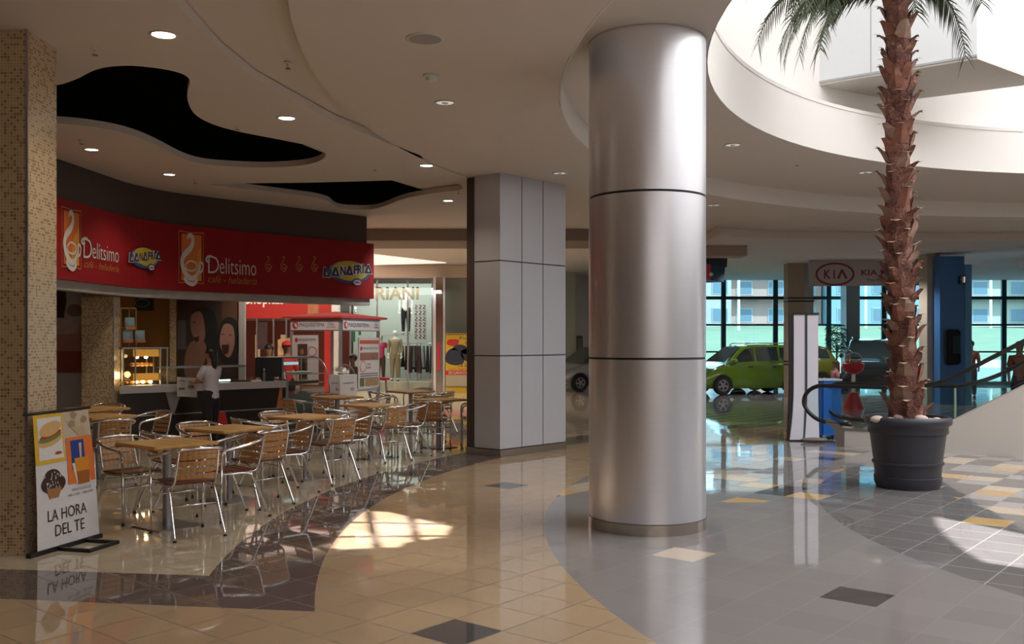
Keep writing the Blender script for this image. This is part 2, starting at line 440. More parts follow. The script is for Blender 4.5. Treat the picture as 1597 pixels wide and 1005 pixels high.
# café ceiling with two free-form black recesses
A = [(275, 3), (306, 38), (344, 80), (398, 123), (460, 157), (519, 189), (579, 213), (655, 242)]
Apts = [tuple(P(*p, 3.99).xy) for p in A]
near = [(C1[0]+12.35*math.cos(a), C1[1]+12.35*math.sin(a)) for a in [R(235), R(222), R(210), R(200), R(192)]]
rim = [(C2[0]-math.sqrt(11.79**2-(y-C2[1])**2), y) for y in (12.7, 13.5, 14.3, 15.1, 15.9)]
cafe_outer = [(-14, -6.9), (near[0][0], -6.9)]+near+Apts+rim+[(-2.78, 18.3), (-6, 20.6), (-14, 20.6)]
B1 = [(60, 128), (87.6, 133), (118, 124), (143, 111.5), (165.6, 105), (197.5, 102.5), (229, 104.5), (261, 109), (283.5, 115), (294.6, 122.6), (296, 130), (293, 142), (292.5, 156), (301, 175), (318.5, 188), (344, 198), (372.6, 205.4), (400, 211), (452, 221), (487.5, 229), (507, 239), (505, 247), (487.5, 255), (452, 260), (400, 261.5), (334.5, 258), (302.5, 253), (277, 243.6), (248.5, 229), (216.6, 215), (178, 204), (127.4, 196), (87.6, 192.7), (60, 190)]
B2 = [(331, 287.6), (400, 286), (480, 285), (559, 283), (639, 281), (686.5, 283), (712, 287), (721.5, 292), (714, 297), (679, 301), (639, 308), (619, 314), (599, 322), (583, 326), (559, 327), (531, 325), (519, 320), (512, 314), (490, 308), (460, 304), (400, 296.5), (350, 291)]
h1 = [tuple(v.xy) for v in smooth_closed([P(*p, 3.99) for p in B1], 3)]
h2 = [tuple(v.xy) for v in smooth_closed([P(*p, 3.99) for p in B2], 3)]
S_('ceiling_cafe', slab(cafe_outer, [h1, h2], 3.99, 4.07), M_ceil_c)
def grow(h, k):
    cx = sum(p[0] for p in h)/len(h); cy = sum(p[1] for p in h)/len(h); return cx, cy
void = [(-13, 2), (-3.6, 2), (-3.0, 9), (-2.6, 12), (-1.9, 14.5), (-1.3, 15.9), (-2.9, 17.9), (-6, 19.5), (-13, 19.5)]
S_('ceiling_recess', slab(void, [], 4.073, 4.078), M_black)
S_('ceiling_high', slab([(-14, -7), (26, -7), (26, 36), (-14, 36)], [circ(C2, 11.0, 96)], 4.08, 4.2), M_ceil)
# showroom ceiling with a stepped round fascia
sh = [(C1[0]+14.0*math.cos(a), C1[1]+13.6*math.sin(a)) for a in [R(112-7*i) for i in range(13)]]
sh = [p for p in sh if p[0] < 26]
S_('ceiling_showroom', slab([(4.4, 36)]+[(4.4, 20.3)]+sh+[(26, sh[-1][1]), (26, 36)], [], 3.9, 4.078), M_ceil)
bm = nb(); box(bm, -14, 4.0, 21.0, 22.8, 3.82, 4.079); S_('ceiling_beam', bm, mat('beam_paint', (.30, .24, .20), .8))
bm = nb(); box(bm, 14.5, 26, 27.0, 27.5, 3.70, 3.899); S_('ceiling_beam', bm, M_ceil)
bm = nb(); box(bm, 3.95, 5.6, 22.9, 23.6, 3.66, 3.9); S_('ceiling_step', bm, mat('beam_paint2', (.42, .34, .28), .8))
# enclosing walls
M_wall = mat('wall_paint', (.50, .46, .42), .85, var=.02)
for n, a in (('wall_left', (-14.2, -14, -7, 36, 0, 4.2)), ('wall_right', (26, 26.2, -7, 36, 0, 10)), ('wall_rear', (-14, 26, -7.2, -7, 0, 10)),
             ('wall_back', (-14, 5.7, 35.8, 36, 0, 4.2))):
    bm = nb(); box(bm, *a); S_(n, bm, M_wall)
for n, a in (('wall_upper_left', (-14.2, -14, -7, 36, 4.2, 10)), ('wall_upper_back', (-14, 26, 36, 36.2, 4.3, 10))):
    bm = nb(); box(bm, *a); S_(n, bm, M_wall)

# ------------------------------------------------------------------ structural column, tiled pillars, clad pillar
cc = (X(1009, 8.5), 8.5)
t = thing('round_column', 'tall round column clad in satin aluminium with two black joints', 'column', (cc[0], cc[1], 0))
lowc = nb(); lathe(lowc, [(.505, .095), (.512, .10), (.512, 1.470), (.5, 1.472), (.5, 1.488), (.512, 1.490), (.512, 2.875), (.5, 2.877), (.5, 2.893), (.512, 2.895), (.512, 4.25), (.50, 4.255), (.50, 4.27)], cc[0], cc[1], 96)
obj('cladding', lowc, M_alu, t, True, angle=40)
j = nb()
for z0 in (1.473, 2.878): lathe(j, [(.50, z0), (.506, z0), (.506, z0+.014), (.50, z0+.014)], cc[0], cc[1], 96)
obj('joint', j, M_joint, t, True, angle=30)
obj('base_band', lathe(nb(), [(0, 0), (.517, 0), (.517, .094), (.5, .094)], cc[0], cc[1], 96), brushed('base_band_steel', (.52, .46, .41), .2, 14, .5), t, True, angle=40, label='polished steel skirting band')
t = thing('tiled_pillar', 'square pillar of beige and brown mosaic tiles behind the menu banner', 'pillar', (-3.9, 7.5, 0))
bm = nb(); box(bm, -4.15, -3.67, 7.28, 7.75, 0, 3.99); obj('tiling', bm, M_mosaic, t)
bm = nb(); box(bm, -3.682, -3.664, 7.274, 7.29, 0, 3.985); obj('corner_strip', bm, mat('corner_metal', (.5, .44, .5), .3, .8), t)
t = thing('tiled_pillar', 'square mosaic tiled pillar at the left end of the café counter', 'pillar', (-6.15, 14.4, 0))
bm = nb(); box(bm, -6.40, -5.915, 14.3, 14.52, 0, 2.29); obj('tiling', bm, M_mosaic2, t)
bm = nb(); box(bm, -5.925, -5.908, 14.292, 14.305, 0, 2.28); obj('corner_strip', bm, mat('corner_metal2', (.66, .66, .7), .3, .5), t)

t = thing('clad_pillar', 'broad square pillar clad in grey metal panels with black joints', 'pillar', (.1, 14.2, 0))
p0 = Vector((-.17, 13.5, 0)); p1 = Vector((.80, 14.55, 0)); p2 = Vector((-.53, 13.78, 0))
p3 = p2+(p1-p0)
bm = slab([p0.xy, p1.xy, p3.xy, p2.xy], [], .095, 3.99); obj('core', bm, M_joint, t)
f1 = frame(p0, p1); f2 = frame(p2, p0)
L1 = f1.len; L2 = f2.len
zs = [.10, 1.42, 2.76, 3.988]
s1 = [0, f1.pix(813, 500)[0], f1.pix(846, 500)[0], L1]
for i in range(3):
    for k in range(3):
        bm = fbox(f1, s1[k]+(.008 if k else 0), s1[k+1]-(.008 if k < 2 else 0), zs[i]+.008, zs[i+1]-(.008 if i < 2 else 0), 0, .012); obj('cladding_panel', bm, M_alu2, t)
    bm = fbox(f2, 0, L2+.012, zs[i]+.008, zs[i+1]-(.008 if i < 2 else 0), 0, .012); obj('cladding_panel', bm, M_alu2, t)
bm = fbox(f1, -.01, L1+.01, 0, .095, -.3, .02); fbox(f2, -.01, L2, 0, .095, -.3, .02, bm); obj('skirting', bm, mat('skirting_steel', (.42, .37, .34), .25, .9), t)
f3 = frame(p2+Vector((-.13, .12, 0)), p2)
bm = fbox(f3, 0, f3.len-.002, .10, 3.98, -.5, -.01); obj('side_fin', bm, M_brown, t)
bm = fbox(f3, -.01, f3.len-.03, 0, .10, -.5, 0); obj('skirting', bm, MC['skirting_steel'], t)

# ------------------------------------------------------------------ ceiling fittings
M_lit = mat('lamp_glow', (1, 1, 1), .4, emit=(1, .93, .82), es=14)
M_refl = mat('lamp_reflector_glow', (.8, .8, .76), .3, emit=(1, 1, .95), es=.35)  # unlit lamps; weak emission stands in for light caught by the reflector
M_ring = mat('lamp_rim', (.72, .70, .66), .4)
def downlight(px, py, z, r, lit, label, group):
    p = P(px, py, z)
    t = thing('downlight', label, 'ceiling light', (p.x, p.y, z), 0, group)
    obj('trim_ring', lathe(nb(), [(r*.86, 0), (r, -.006), (r*1.06, -.004), (r*1.06, 0), (r*.86, 0)][::1], p.x, p.y, 28) if 0 else
        lathe(nb(), [(r*.86, z-.004), (r, z-.012), (r*1.08, z-.008), (r*1.08, z-.001), (r*.86, z-.001)], p.x, p.y, 28), M_ring, t, True)
    if lit:
        obj('lamp', lathe(nb(), [(0, z-.006), (r*.86, z-.003)], p.x, p.y, 24), M_lit, t)
        l = lamp('SPOT', 'lamp_light', (0, 0, -.05), 45, (1, .86, .66), spot_size=R(120), spot_blend=.7, shadow_soft_size=.08); l.parent = t
    else:
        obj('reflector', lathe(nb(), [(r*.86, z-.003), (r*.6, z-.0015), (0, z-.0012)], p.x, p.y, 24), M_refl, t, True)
        obj('bulb', ball(nb(), (p.x, p.y, z-.004), r*.35, r*.35, r*.12), mat('bulb_glass', (.85, .86, .84), .1), t, True)
for px, py, r, where in ((255, 54, .10, 'the largest, nearest the camera in the café ceiling'), (447, 184, .095, 'between the two black ceiling recesses'), (665, 258, .095, 'above the tip of the second black recess'),
                  (143, 233, .085, 'below the big black recess near the mosaic pillar'), (264, 272, .085, 'above the corner of the red café sign'), (699, 313, .09, 'just left of the clad pillar top')):
    downlight(px, py, 3.99, r, True, 'lit round recessed downlight, '+where, 'lit downlights of the café ceiling')
for px, py, z, r, where in ((694, 160, 3.99, .10, 'in the plain ceiling band beside the smoke detector'), (873, 270, 3.99, .10, 'in the ceiling band right above the clad pillar'), (1143, 226, 4.27, .11, 'right of the round column'),
                     (1350, 269, 4.27, .11, 'left of the palm trunk'), (1113, 320, 3.99, .11, 'low beside the round column'), (1379, 343, 3.99, .11, 'in the lower ring behind the palm trunk')):
    downlight(px, py, z, r, False, 'round recessed downlight with silvery reflector, '+where, 'silvery downlights of the ring ceiling')
for px, py in ((1173, 383), (1147, 399), (1330, 391), (1512, 398)):
    pass
p = P(663, 60, 3.99)
t = thing('ceiling_speaker', 'round flush ceiling loudspeaker above the smoke detector', 'speaker', p)
obj('grille', lathe(nb(), [(0, p.z-.012), (.10, p.z-.012), (.128, p.z-.008)], p.x, p.y, 32), mat('speaker_grille', (.42, .38, .36), .6), t, True)
obj('rim', lathe(nb(), [(.128, p.z-.008), (.15, p.z-.006), (.15, p.z)], p.x, p.y, 32), M_ring, t, True)
p = P(673, 117, 3.99)
t = thing('smoke_detector', 'small white smoke detector on the ceiling band', 'smoke detector', p)
obj('base', lathe(nb(), [(.075, p.z-.001), (.072, p.z-.02), (0, p.z-.02)], p.x, p.y, 24), M_ring, t, True, angle=40)
obj('sensor', lathe(nb(), [(.05, p.z-.02), (.045, p.z-.052), (.03, p.z-.058), (0, p.z-.058)], p.x, p.y, 24), M_white, t, True, angle=40)
for px, py, z, wh in ((148, 76, 3.99, 'near the mosaic pillar top'), (449, 98, 4.07, 'on the narrow ceiling wedge'), (370, 195, 3.99, 'between lamp and black recess'), (127, 218, 3.99, 'above the small left downlight'),
                  (585, 260, 3.99, 'behind the first black recess'), (1243, 253, 4.27, 'right of the round column'), (304, 281, 3.99, 'near the tip of the second black recess'), (715, 297, 3.99, 'left of the clad pillar')):
    p = P(px, py, z); t = thing('sprinkler', 'small brass ceiling sprinkler '+wh, 'sprinkler', (p.x, p.y, p.z), 0, 'ceiling sprinklers')
    bm = nb(); lathe(bm, [(0, z), (.035, z), (.03, z-.008), (.009, z-.01), (.009, z-.05), (0, z-.05)], p.x, p.y, 12); obj('stem', bm, M_ring, t, True, angle=40)
    obj('deflector', lathe(nb(), [(0, z-.05), (.024, z-.05), (.024, z-.054), (0, z-.054)], p.x, p.y, 12), mat('brass', (.25, .18, .10), .4, .8), t)

# hanging white box (underside of the upper escalator landing) in the atrium void
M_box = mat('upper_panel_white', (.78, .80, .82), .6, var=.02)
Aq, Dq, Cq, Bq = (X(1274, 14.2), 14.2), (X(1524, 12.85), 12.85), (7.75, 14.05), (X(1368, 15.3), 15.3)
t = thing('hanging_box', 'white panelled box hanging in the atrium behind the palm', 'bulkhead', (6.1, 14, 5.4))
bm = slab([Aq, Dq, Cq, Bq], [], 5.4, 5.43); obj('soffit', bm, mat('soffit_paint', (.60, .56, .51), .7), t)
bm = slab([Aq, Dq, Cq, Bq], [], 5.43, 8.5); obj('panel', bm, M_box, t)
fb = frame(Aq, Dq, 5.43); bm = nb()
for k in (.36, .86): fbox(fb, fb.len*k-.006, fb.len*k+.006, 0, 3, -.001, .004, bm)
fbox(fb, 0, fb.len, 0, .03, 0, .015, bm); obj('seam', bm, mat('seam_grey', (.45, .45, .46), .6), t)
# ================================================================== CAFÉ FURNITURE
M_top = wood_mat('honey_laminate', (.62, .36, .12), (.68, .42, .16), .35, 2)
M_slat = wood_mat('varnished_slat', (.42, .20, .07), (.52, .27, .10), .3, 6)
M_seat = wood_mat('dark_varnished_seat', (.14, .045, .022), (.19, .065, .03), .35, 5)
M_tip = mat('rubber_tip', (.02, .02, .02), .6)
def make_chair():
    t = thing('cafe_chair', '', 'chair')
    r = .0115
    for s in (-1, 1):
        obj('front_leg', tube(nb(), [(s*.225, .20, .012), (s*.228, .20, .30), (s*.232, .20, .56)], r, 8), M_chrome, t, True)
        lg = obj('rear_leg', tube(nb(), smooth([(s*.185, .10, .425), (s*.187, .0, .428), (s*.19, -.09, .42), (s*.193, -.135, .37), (s*.205, -.235, .15), (s*.213, -.30, .012)], 4), r, 8), M_chrome, t, True)
        obj('leg_tip', cyl(nb(), (s*.225, .20), .014, 0, .016, 10), M_tip, t); obj('leg_tip', cyl(nb(), (s*.213, -.30), .014, 0, .016, 10), M_tip, t)
    L = [(-.232, .20, .56), (-.234, .195, .615), (-.238, .165, .648), (-.246, .09, .662), (-.252, -.02, .680), (-.246, -.12, .702), (-.222, -.205, .722), (-.165, -.268, .738), (-.085, -.292, .745), (0, -.298, .747)]
    rail = smooth(L+[(-x, y, z) for x, y, z in L[-2::-1]], 4)
    obj('arm_rail', tube(nb(), rail, .0135, 8), M_chrome, t, True)
    bf = nb()
    for s in (-1, 1):
        tube(bf, smooth([(s*.168, -.268, .738), (s*.170, -.245, .64), (s*.173, -.215, .52), (s*.176, -.185, .455), (s*.180, -.13, .432), (s*.184, .0, .430), (s*.190, .17, .430)], 4), .0095, 8)
    tube(bf, [(-.228, .20, .425), (.228, .20, .425)], .0095, 8)
    obj('back_frame', bf, M_chrome, t, True)
    bm = nb()
    for z0 in (.49, .545, .60, .655, .700):
        hh = .040 if z0 < .69 else .028; N = 8; rows = []
        for k in range(N+1):
            x = -.165+.33*k/N; bow = -.022*(1-(x/.165)**2)
            yb = -.205-(z0-.49)*.26+bow; yt = -.205-(z0+hh-.49)*.26+bow
            rows.append([bm.verts.new(v) for v in ((x, yb+.005, z0), (x, yt+.005, z0+hh), (x, yt-.005, z0+hh), (x, yb-.005, z0))])
        for a, b in zip(rows, rows[1:]):
            for q in range(4): bm.faces.new((a[q], a[(q+1) % 4], b[(q+1) % 4], b[q]))
        bm.faces.new(rows[0]); bm.faces.new(rows[-1][::-1])
    obj('backrest', bm, M_slat, t)
    bm = nb()
    for k in range(6):
        y0 = -.175+k*.062; dz = .006*abs(k-2)/2; fr = 1-.05*(k == 5)
        box(bm, -.185*fr, .185*fr, y0, y0+.056, .438+dz, .452+dz, bev=.004)
    obj('seat', bm, M_seat, t)
    st = nb(); tube(st, [(-.199, -.18, .27), (.199, -.18, .27)], .008, 8); tube(st, [(-.227, .20, .33), (.227, .20, .33)], .008, 8)
    obj('stretcher', st, M_chrome, t, True)
    return t
def make_table():
    t = thing('cafe_table', '', 'table')
    bm = nb(); box(bm, -.32, .32, -.32, .32, .713, .742, bev=.012); obj('tabletop', bm, M_top, t, label='honey coloured laminate top')
    obj('pedestal', cyl(nb(), (0, 0), .036, .012, .70, 20), mat('satin_steel_post', (.42, .42, .45), .32, .85), t, True, angle=40)
    bm = nb(); box(bm, -.15, .15, -.15, .15, .695, .713); obj('mounting_plate', bm, M_dkmetal, t)
    bm = nb(); box(bm, -.21, .21, -.21, .21, 0, .012, bev=.003); obj('base_plate', bm, mat('steel_base', (.35, .34, .35), .3, .9), t)
    return t
chair0 = make_chair(); table0 = make_table(); cu = [False]; tu = [False]
def put_table(x, y, rz, label):
    if not tu[0]:
        tu[0] = True; table0.location = (x, y, 0); table0.rotation_euler = (0, 0, rz); table0['label'] = label; table0['group'] = 'square café tables'; return table0
    return dup(table0, (x, y, 0), rz, label, 'square café tables')
def put_chair(x, y, fx, fy, label):
    rz = math.atan2(fy, fx)-PI/2
    if not cu[0]:
        cu[0] = True; chair0.location = (x, y, 0); chair0.rotation_euler = (0, 0, rz); chair0['label'] = label; chair0['group'] = 'metal café chairs'; return chair0
    return dup(chair0, (x, y, 0), rz, label, 'metal café chairs')
# tables: centre, turn, words; chairs: offset from the table, position words
TB = [
 ((-3.03, 8.45), 52, 'nearest table',
  [((.28, -.33), 'turning its back to the camera'), ((-.42, .30), 'on its far left side'), ((.42, .42), 'in profile at its right')]),
 ((-2.90, 9.85), 55, 'second table from the front',
  [((.36, -.26), 'turning its back to the camera'), ((-.38, .42), 'on its far left side'), ((-.42, -.36), 'on its near left side'), ((.46, .44), 'on its far right side')]),
 ((-2.46, 11.4), 55, 'third table from the front',
  [((.34, -.27), 'turning its back to the camera'), ((-.36, .44), 'on its far left side'), ((-.46, -.30), 'on its near left side'), ((.44, .40), 'on its far right side')]),
 ((-2.80, 15.4), 40, 'table before the curved deli case',
  [((-.45, -.5), 'facing right at its left'), ((-.25, .52), 'behind it'), ((.55, .15), 'at its right end')]),
 ((-1.98, 13.45), 50, 'middle table beyond the third',
  [((.26, -.30), 'turning its back to the camera'), ((.48, .22), 'in profile at its right'), ((-.42, -.34), 'on its near left side'), ((-.2, .55), 'behind it')]),
 ((-1.12, 14.7), 45, 'table beside the clad pillar',
  [((-.05, -.42), 'turning its back to the camera'), ((.55, .05), 'half hidden by the pillar'), ((-.1, .5), 'behind it')]),
 ((-1.80, 17.1), 42, 'farthest table',
  [((-.45, -.1), 'at its left'), ((.48, -.22), 'at its right'), ((.1, .5), 'behind it')]),
 ((-4.93, 11.45), 60, 'table behind the banner',
  [((.33, -.46), 'facing left at its near side'), ((.38, .46), 'on its far right side')]),
 ((-5.52, 12.75), 55, 'table before the milkshake poster', [((-.1, .5), 'behind it')]),
]
side = {0: 'front', 1: 'rear'}
for (cx, cy), rot, words, chs in TB:
    put_table(cx, cy, R(rot), 'square café table with honey top, the '+words)
    for (ox, oy), w in chs:
        put_chair(cx+ox, cy+oy, -ox, -oy, 'metal café chair of the '+words+', '+w)

# ------------------------------------------------------------------ menu banner on its stand
fb = frame(P(44, 872), P(157, 838.5)); LB = fb.len
t = thing('menu_banner', 'printed banner on a black stand announcing tea time beside the mosaic pillar', 'banner', (fb(LB/2, 0).x, fb(LB/2, 0).y, 0))
HB = 1.075
def fbn(s, t_, off=0.0): return fb(s, t_, off-(.04+.08*s/LB)*t_/HB)
obj('base_rail', fbox(fb, 0, LB, .0, .035, -.02, .02), M_black2, t)
obj('top_rail', tube(nb(), [fbn(.0, HB), fbn(LB+.02, HB)], .011, 8), M_black2, t, True)
ft = nb()
for a, b in (((.30, .02), (.30, .30)), ((.62, .02), (.62, .30)), ((.285, .30), (.635, .30))):
    p, q = fb(a[0], .014, a[1]), fb(b[0], .014, b[1]); d = (q-p).normalized(); n = Vector((-d.y, d.x, 0))*.014
    v = [ft.verts.new(c+Vector((0, 0, h))) for c in (p-n, q-n, q+n, p+n) for h in (-.013, .013)]
    for f_ in ((0, 2, 4, 6), (1, 7, 5, 3), (0, 1, 3, 2), (2, 3, 5, 4), (4, 5, 7, 6), (6, 7, 1, 0)): ft.faces.new([v[i] for i in f_])
obj('foot', ft, M_black2, t)
obj('rear_pole', tube(nb(), [fb(LB*.5, .03, -.03), fbn(LB*.5, HB-.01, -.03)], .009, 8), M_dkmetal, t, True)
W0, W1 = .09, LB-.02
def bf_(s, tt, off=0.0): return fbn(W0+(W1-W0)*s, .035+(HB-.05)*tt, off+.006+.012*math.sin(tt*PI))
bs = poly  # alias
def pprint(m, pts, name, off=.003, parent=None, label=None): return poly(bf_, pts, off, m, name, parent or sheet, label, th=.0)
g = nb(); N = 14; rows = [[g.verts.new(bf_(s, i/N)) for s in (0, 1)] for i in range(N+1)]
for a, b in zip(rows, rows[1:]): g.faces.new((a[0], a[1], b[1], b[0]))
M_banner = mat('banner_vinyl', (.78, .76, .80), .4, var=.01)
sheet = obj('sheet', g, M_banner, t)
C = lambda n, c, r=.45: mat('print_'+n, c, r, var=.10, scale=40)
c_y, c_o, c_w = C('yellow', (.80, .50, .03)), C('orange', (.80, .20, .04)), C('white', (.80, .79, .80))
c_bread, c_green, c_red, c_brn = C('bread', (.72, .45, .18)), C('lettuce', (.16, .25, .04)), C('tomato', (.45, .06, .03)), C('brown', (.05, .02, .012))
c_blue, c_juice, c_cream, c_skin = C('blue', (.02, .05, .30)), C('juice', (.75, .30, .03)), C('cream', (.60, .50, .38)), C('skin', (.50, .30, .20))
def grid_quad(m, s0, s1, t0, t1, name, off=.003):
    b = nb(); n = 8; rr = [[b.verts.new(bf_(s, t0+(t1-t0)*i/n, off)) for s in (s0, s1)] for i in range(n+1)]
    for a, c in zip(rr, rr[1:]): b.faces.new((a[0], a[1], c[1], c[0]))
    return obj(name, b, m, sheet)
grid_quad(c_y, 0, .50, .63, 1.0, 'yellow_panel')
grid_quad(c_cream, .50, 1.0, .80, 1.0, 'cream_panel')
grid_quad(c_o, .52, 1.0, .44, .80, 'orange_panel', .0035)
grid_quad(c_w, .06, .47, .66, .975, 'sandwich_photo', .0045)
def e(cx, cy, rx, ry, rot=0, n=20): return ell(cx, cy, rx, ry, n, rot)
pprint(c_bread, e(.26, .80, .20, .040, .12), 'bread', .006); pprint(c_green, e(.26, .825, .20, .030, .12), 'lettuce', .0065)
pprint(c_red, e(.27, .845, .19, .020, .12), 'filling', .007); pprint(c_bread, e(.27, .89, .19, .052, .12), 'bread', .0075)
pprint(c_red, e(.38, .70, .06, .012), 'sauce', .006)
for i, (a, b) in enumerate(((.60, .95), (.70, .97), (.80, .95), (.66, .905), (.77, .905), (.88, .93))): pprint(C('scoop%d' % (i % 2), ((.62, .50, .36), (.36, .26, .18))[i % 2]), e(a, b, .07, .028), 'scoop', .006)
pprint(C('cone', (.55, .42, .26)), [(.62, .885), (.86, .885), (.93, .80), (.78, .80)], 'scoop_cone', .0055)
pprint(c_blue, [(.60, .775), (.84, .775), (.84, .55), (.60, .55)], 'blue_backdrop', .0055)
pprint(c_w, [(.60, .60), (.86, .60), (.90, .44), (.66, .44)], 'glass_table', .006)
pprint(c_juice, [(.64, .635), (.90, .635), (.88, .43), (.68, .43)], 'juice_glass', .0075); pprint(C('juice2', (.40, .12, .02)), [(.67, .53), (.89, .53), (.88, .43), (.68, .43)], 'juice_base', .0085)
pprint(c_cream, [(.74, .75), (.79, .75), (.77, .63), (.74, .63)], 'straw', .009)
pprint(c_brn, e(.27, .475, .20, .075), 'chocolate_scoop', .005); pprint(c_brn, e(.26, .53, .13, .055), 'chocolate_scoop', .0052)
pprint(C('waffle', (.42, .20, .08)), [(.15, .44), (.40, .44), (.34, .365), (.20, .365)], 'waffle_bowl', .0055)
for i in range(26):
    a = random.random()*6.28; q = random.random()**.5; pprint(c_w, e(.27+.17*q*math.cos(a), .505+.07*q*math.sin(a), .013, .005, random.random()*3, 6), 'cream_fleck', .0065)
c_ink = mat('print_ink', (.02, .018, .02), .5)
text(bf_, 'TODOS LOS DIAS DE', .56, .385, .34, .018, c_ink, parent=sheet, off=.004)
text(bf_, '9:00 a 12:00  -  4:00 a 8:00', .50, .35, .43, .017, c_ink, parent=sheet, off=.004)
text(bf_, 'LA HORA', .16, .195, .64, .085, c_ink, parent=sheet, off=.004)
text(bf_, 'DEL TE', .27, .075, .48, .085, c_ink, parent=sheet, off=.004)

# ================================================================== CAFÉ SHOP
PB = [P(88, 247, 3.99), P(226, 295, 3.99), P(572, 338, 3.99)]
b0, b1, b2 = [Vector((p.x, p.y, 0)) for p in PB]
b0x = b0+(b0-b1)*1.0
def cpath(a, b, c, r=.85, n=12):
    u = (b-a).normalized(); v = (c-b).normalized(); p, q = b-u*r, b+v*r
    return [a]+[p*(1-k/n)**2+b*2*(k/n)*(1-k/n)+q*(k/n)**2 for k in range(n+1)]+[c]
def pnorm(pts, i):
    d = (pts[min(i+1, len(pts)-1)]-pts[max(i-1, 0)]).normalized(); return Vector((d.y, -d.x, 0))
def band(pts, o0, o1):
    a = [(p+pnorm(pts, i)*o0) for i, p in enumerate(pts)]; b = [(p+pnorm(pts, i)*o1) for i, p in enumerate(pts)]
    return [p.xy for p in a]+[p.xy for p in b[::-1]]
def pathframe(pts, z0):
    cum = [0]
    for a, b in zip(pts, pts[1:]): cum.append(cum[-1]+(b-a).length)
    N = [pnorm(pts, i) for i in range(len(pts))]
    def seg(s):
        i = 0
        while i < len(pts)-2 and s > cum[i+1]: i += 1
        return i, (s-cum[i])/(cum[i+1]-cum[i])
    def f(s, t, off=0.0):
        i, k = seg(s); return pts[i].lerp(pts[i+1], k)+N[i].lerp(N[i+1], min(1, max(0, k))).normalized()*off+Vector((0, 0, z0+t))
    def pix(px, py):
        w = (px-CX)/F; lo, hi = 0.0, cum[-1]*1.2
        for _ in range(50):
            m = (lo+hi)/2; p = f(m, 0)
            if p.x/p.y < w: lo = m
            else: hi = m
        return lo, Z(py, f(lo, 0).y)-z0
    f.len = cum[-1]; f.pix = pix
    return f
t = thing('shop_bulkhead', 'dark brown bulkhead between the café ceiling and the red sign', 'bulkhead', (b1.x, b1.y, 3.2))
back = Vector((-.25, .2, 0))
bm = slab(band(cpath(b0x, b1, b2), 0, -.22), [], 3.48, 3.988); obj('board', bm, M_brown, t)
# red fascia sign in two runs
sg0, sg1, sg2 = b0x+Vector((.05, -.02, 0)), b1+Vector((.05, -.05, 0)), b2+Vector((.05, -.06, 0))
d12 = (sg2-sg1).normalized(); sg2 = sg2+d12*.12
ZB, ZT = 2.43, 3.475
M_red = mat('sign_red', (.30, .012, .016), .6, spec=.2, var=.03, scale=2)
t = thing('fascia_sign', 'long red café sign with white lettering and treble-clef cup emblems', 'sign', (sg1.x, sg1.y, ZB))
SGP = cpath(sg0, sg1, sg2); bm = slab(band(SGP, 0, -.16), [], ZB, ZT); sign = obj('board', bm, M_red, t)
sa = sb = pathframe(SGP, ZB)
c_wht = mat('sign_white', (.70, .66, .66), .5, var=.02); c_gold = mat('sign_gold', (.50, .17, .03), .5); c_or = mat('sign_orange', (.68, .17, .03), .45); c_or2 = mat('sign_amber', (.72, .30, .03), .45)
def emblem(f, x0, x1, yt, yb, nm='cup_emblem'):
    (s0, t1), (s1, t0) = f.pix(x0, yt), f.pix(x1, yb); w = s1-s0; h = t1-t0
    def g(s, t_, off=0): return f(s0+w*s, t0+h*t_, off)
    em = poly(g, [(.12, .05), (.92, .05), (.92, .95), (.12, .95)], .008, c_or, nm, t, label='orange panel with a white cup-shaped clef')
    poly(g, [(.45, .06), (.91, .06), (.91, .72), (.60, .50)], .010, c_or2, 'amber_patch', em)
    L = [(0, 0), (.5, .02), (1, 0), (.985, .5), (1, 1), (.5, .98), (0, 1), (.015, .5), (0, 0)]
    for a, b in zip(L, L[1:]): ribbon_obj(g, [a, b], .025, .012, c_gold, 'border', em)
    # clef stem, cup bowl and handle in white
    ribbon_obj(g, [(.36, .86), (.42, .93), (.55, .90), (.56, .78), (.44, .66), (.22, .54), (.13, .40), (.22, .24), (.40, .12), (.60, .10), (.78, .22), (.86, .36)], lambda u: .04+.10*math.sin(u*PI)**.7, .014, c_wht, 'clef', em)
    ribbon_obj(g, [(.28, .36), (.45, .43), (.68, .40), (.72, .30), (.55, .24), (.32, .27), (.28, .36)], .035, .014, c_wht, 'cup_rim', em)
    ribbon_obj(g, [(.72, .22), (.92, .24), (.98, .36), (.88, .42), (.80, .34)], .05, .014, c_wht, 'cup_handle', em)
    ribbon_obj(g, [(.22, .10), (.34, .02), (.55, -.02), (.70, .03), (.74, .10)], .08, .014, c_wht, 'saucer', em)
def px_text(f, s, x0, x1, yt, yb, m, par, off=.012, yt1=None, **kw):
    s0, tt = f.pix(x0, yb); s1, _ = f.pix(x1, yb); _, t1 = f.pix(x0, yt)
    return text(f, s, s0, tt, s1-s0, t1-tt, m, parent=par, off=off, **kw)
emblem(sa, 95, 125, 322, 420); emblem(sb, 278, 317, 360, 443)
def curl(f, x0, y0, x1, y1):
    pass
def delit(f, D, rest, sub, xs):
    # tall decorative D, then smaller letters
    xa, xb, xc, yt, ybm, ymid, yb2 = xs
    px_text(f, 'D', xa, xb, yt, ybm, c_wht, t); px_text(f, rest, xb+1, xc, ymid, ybm+yb2, c_wht, t)
(sD0, tD0) = sa.pix(129, 400); 
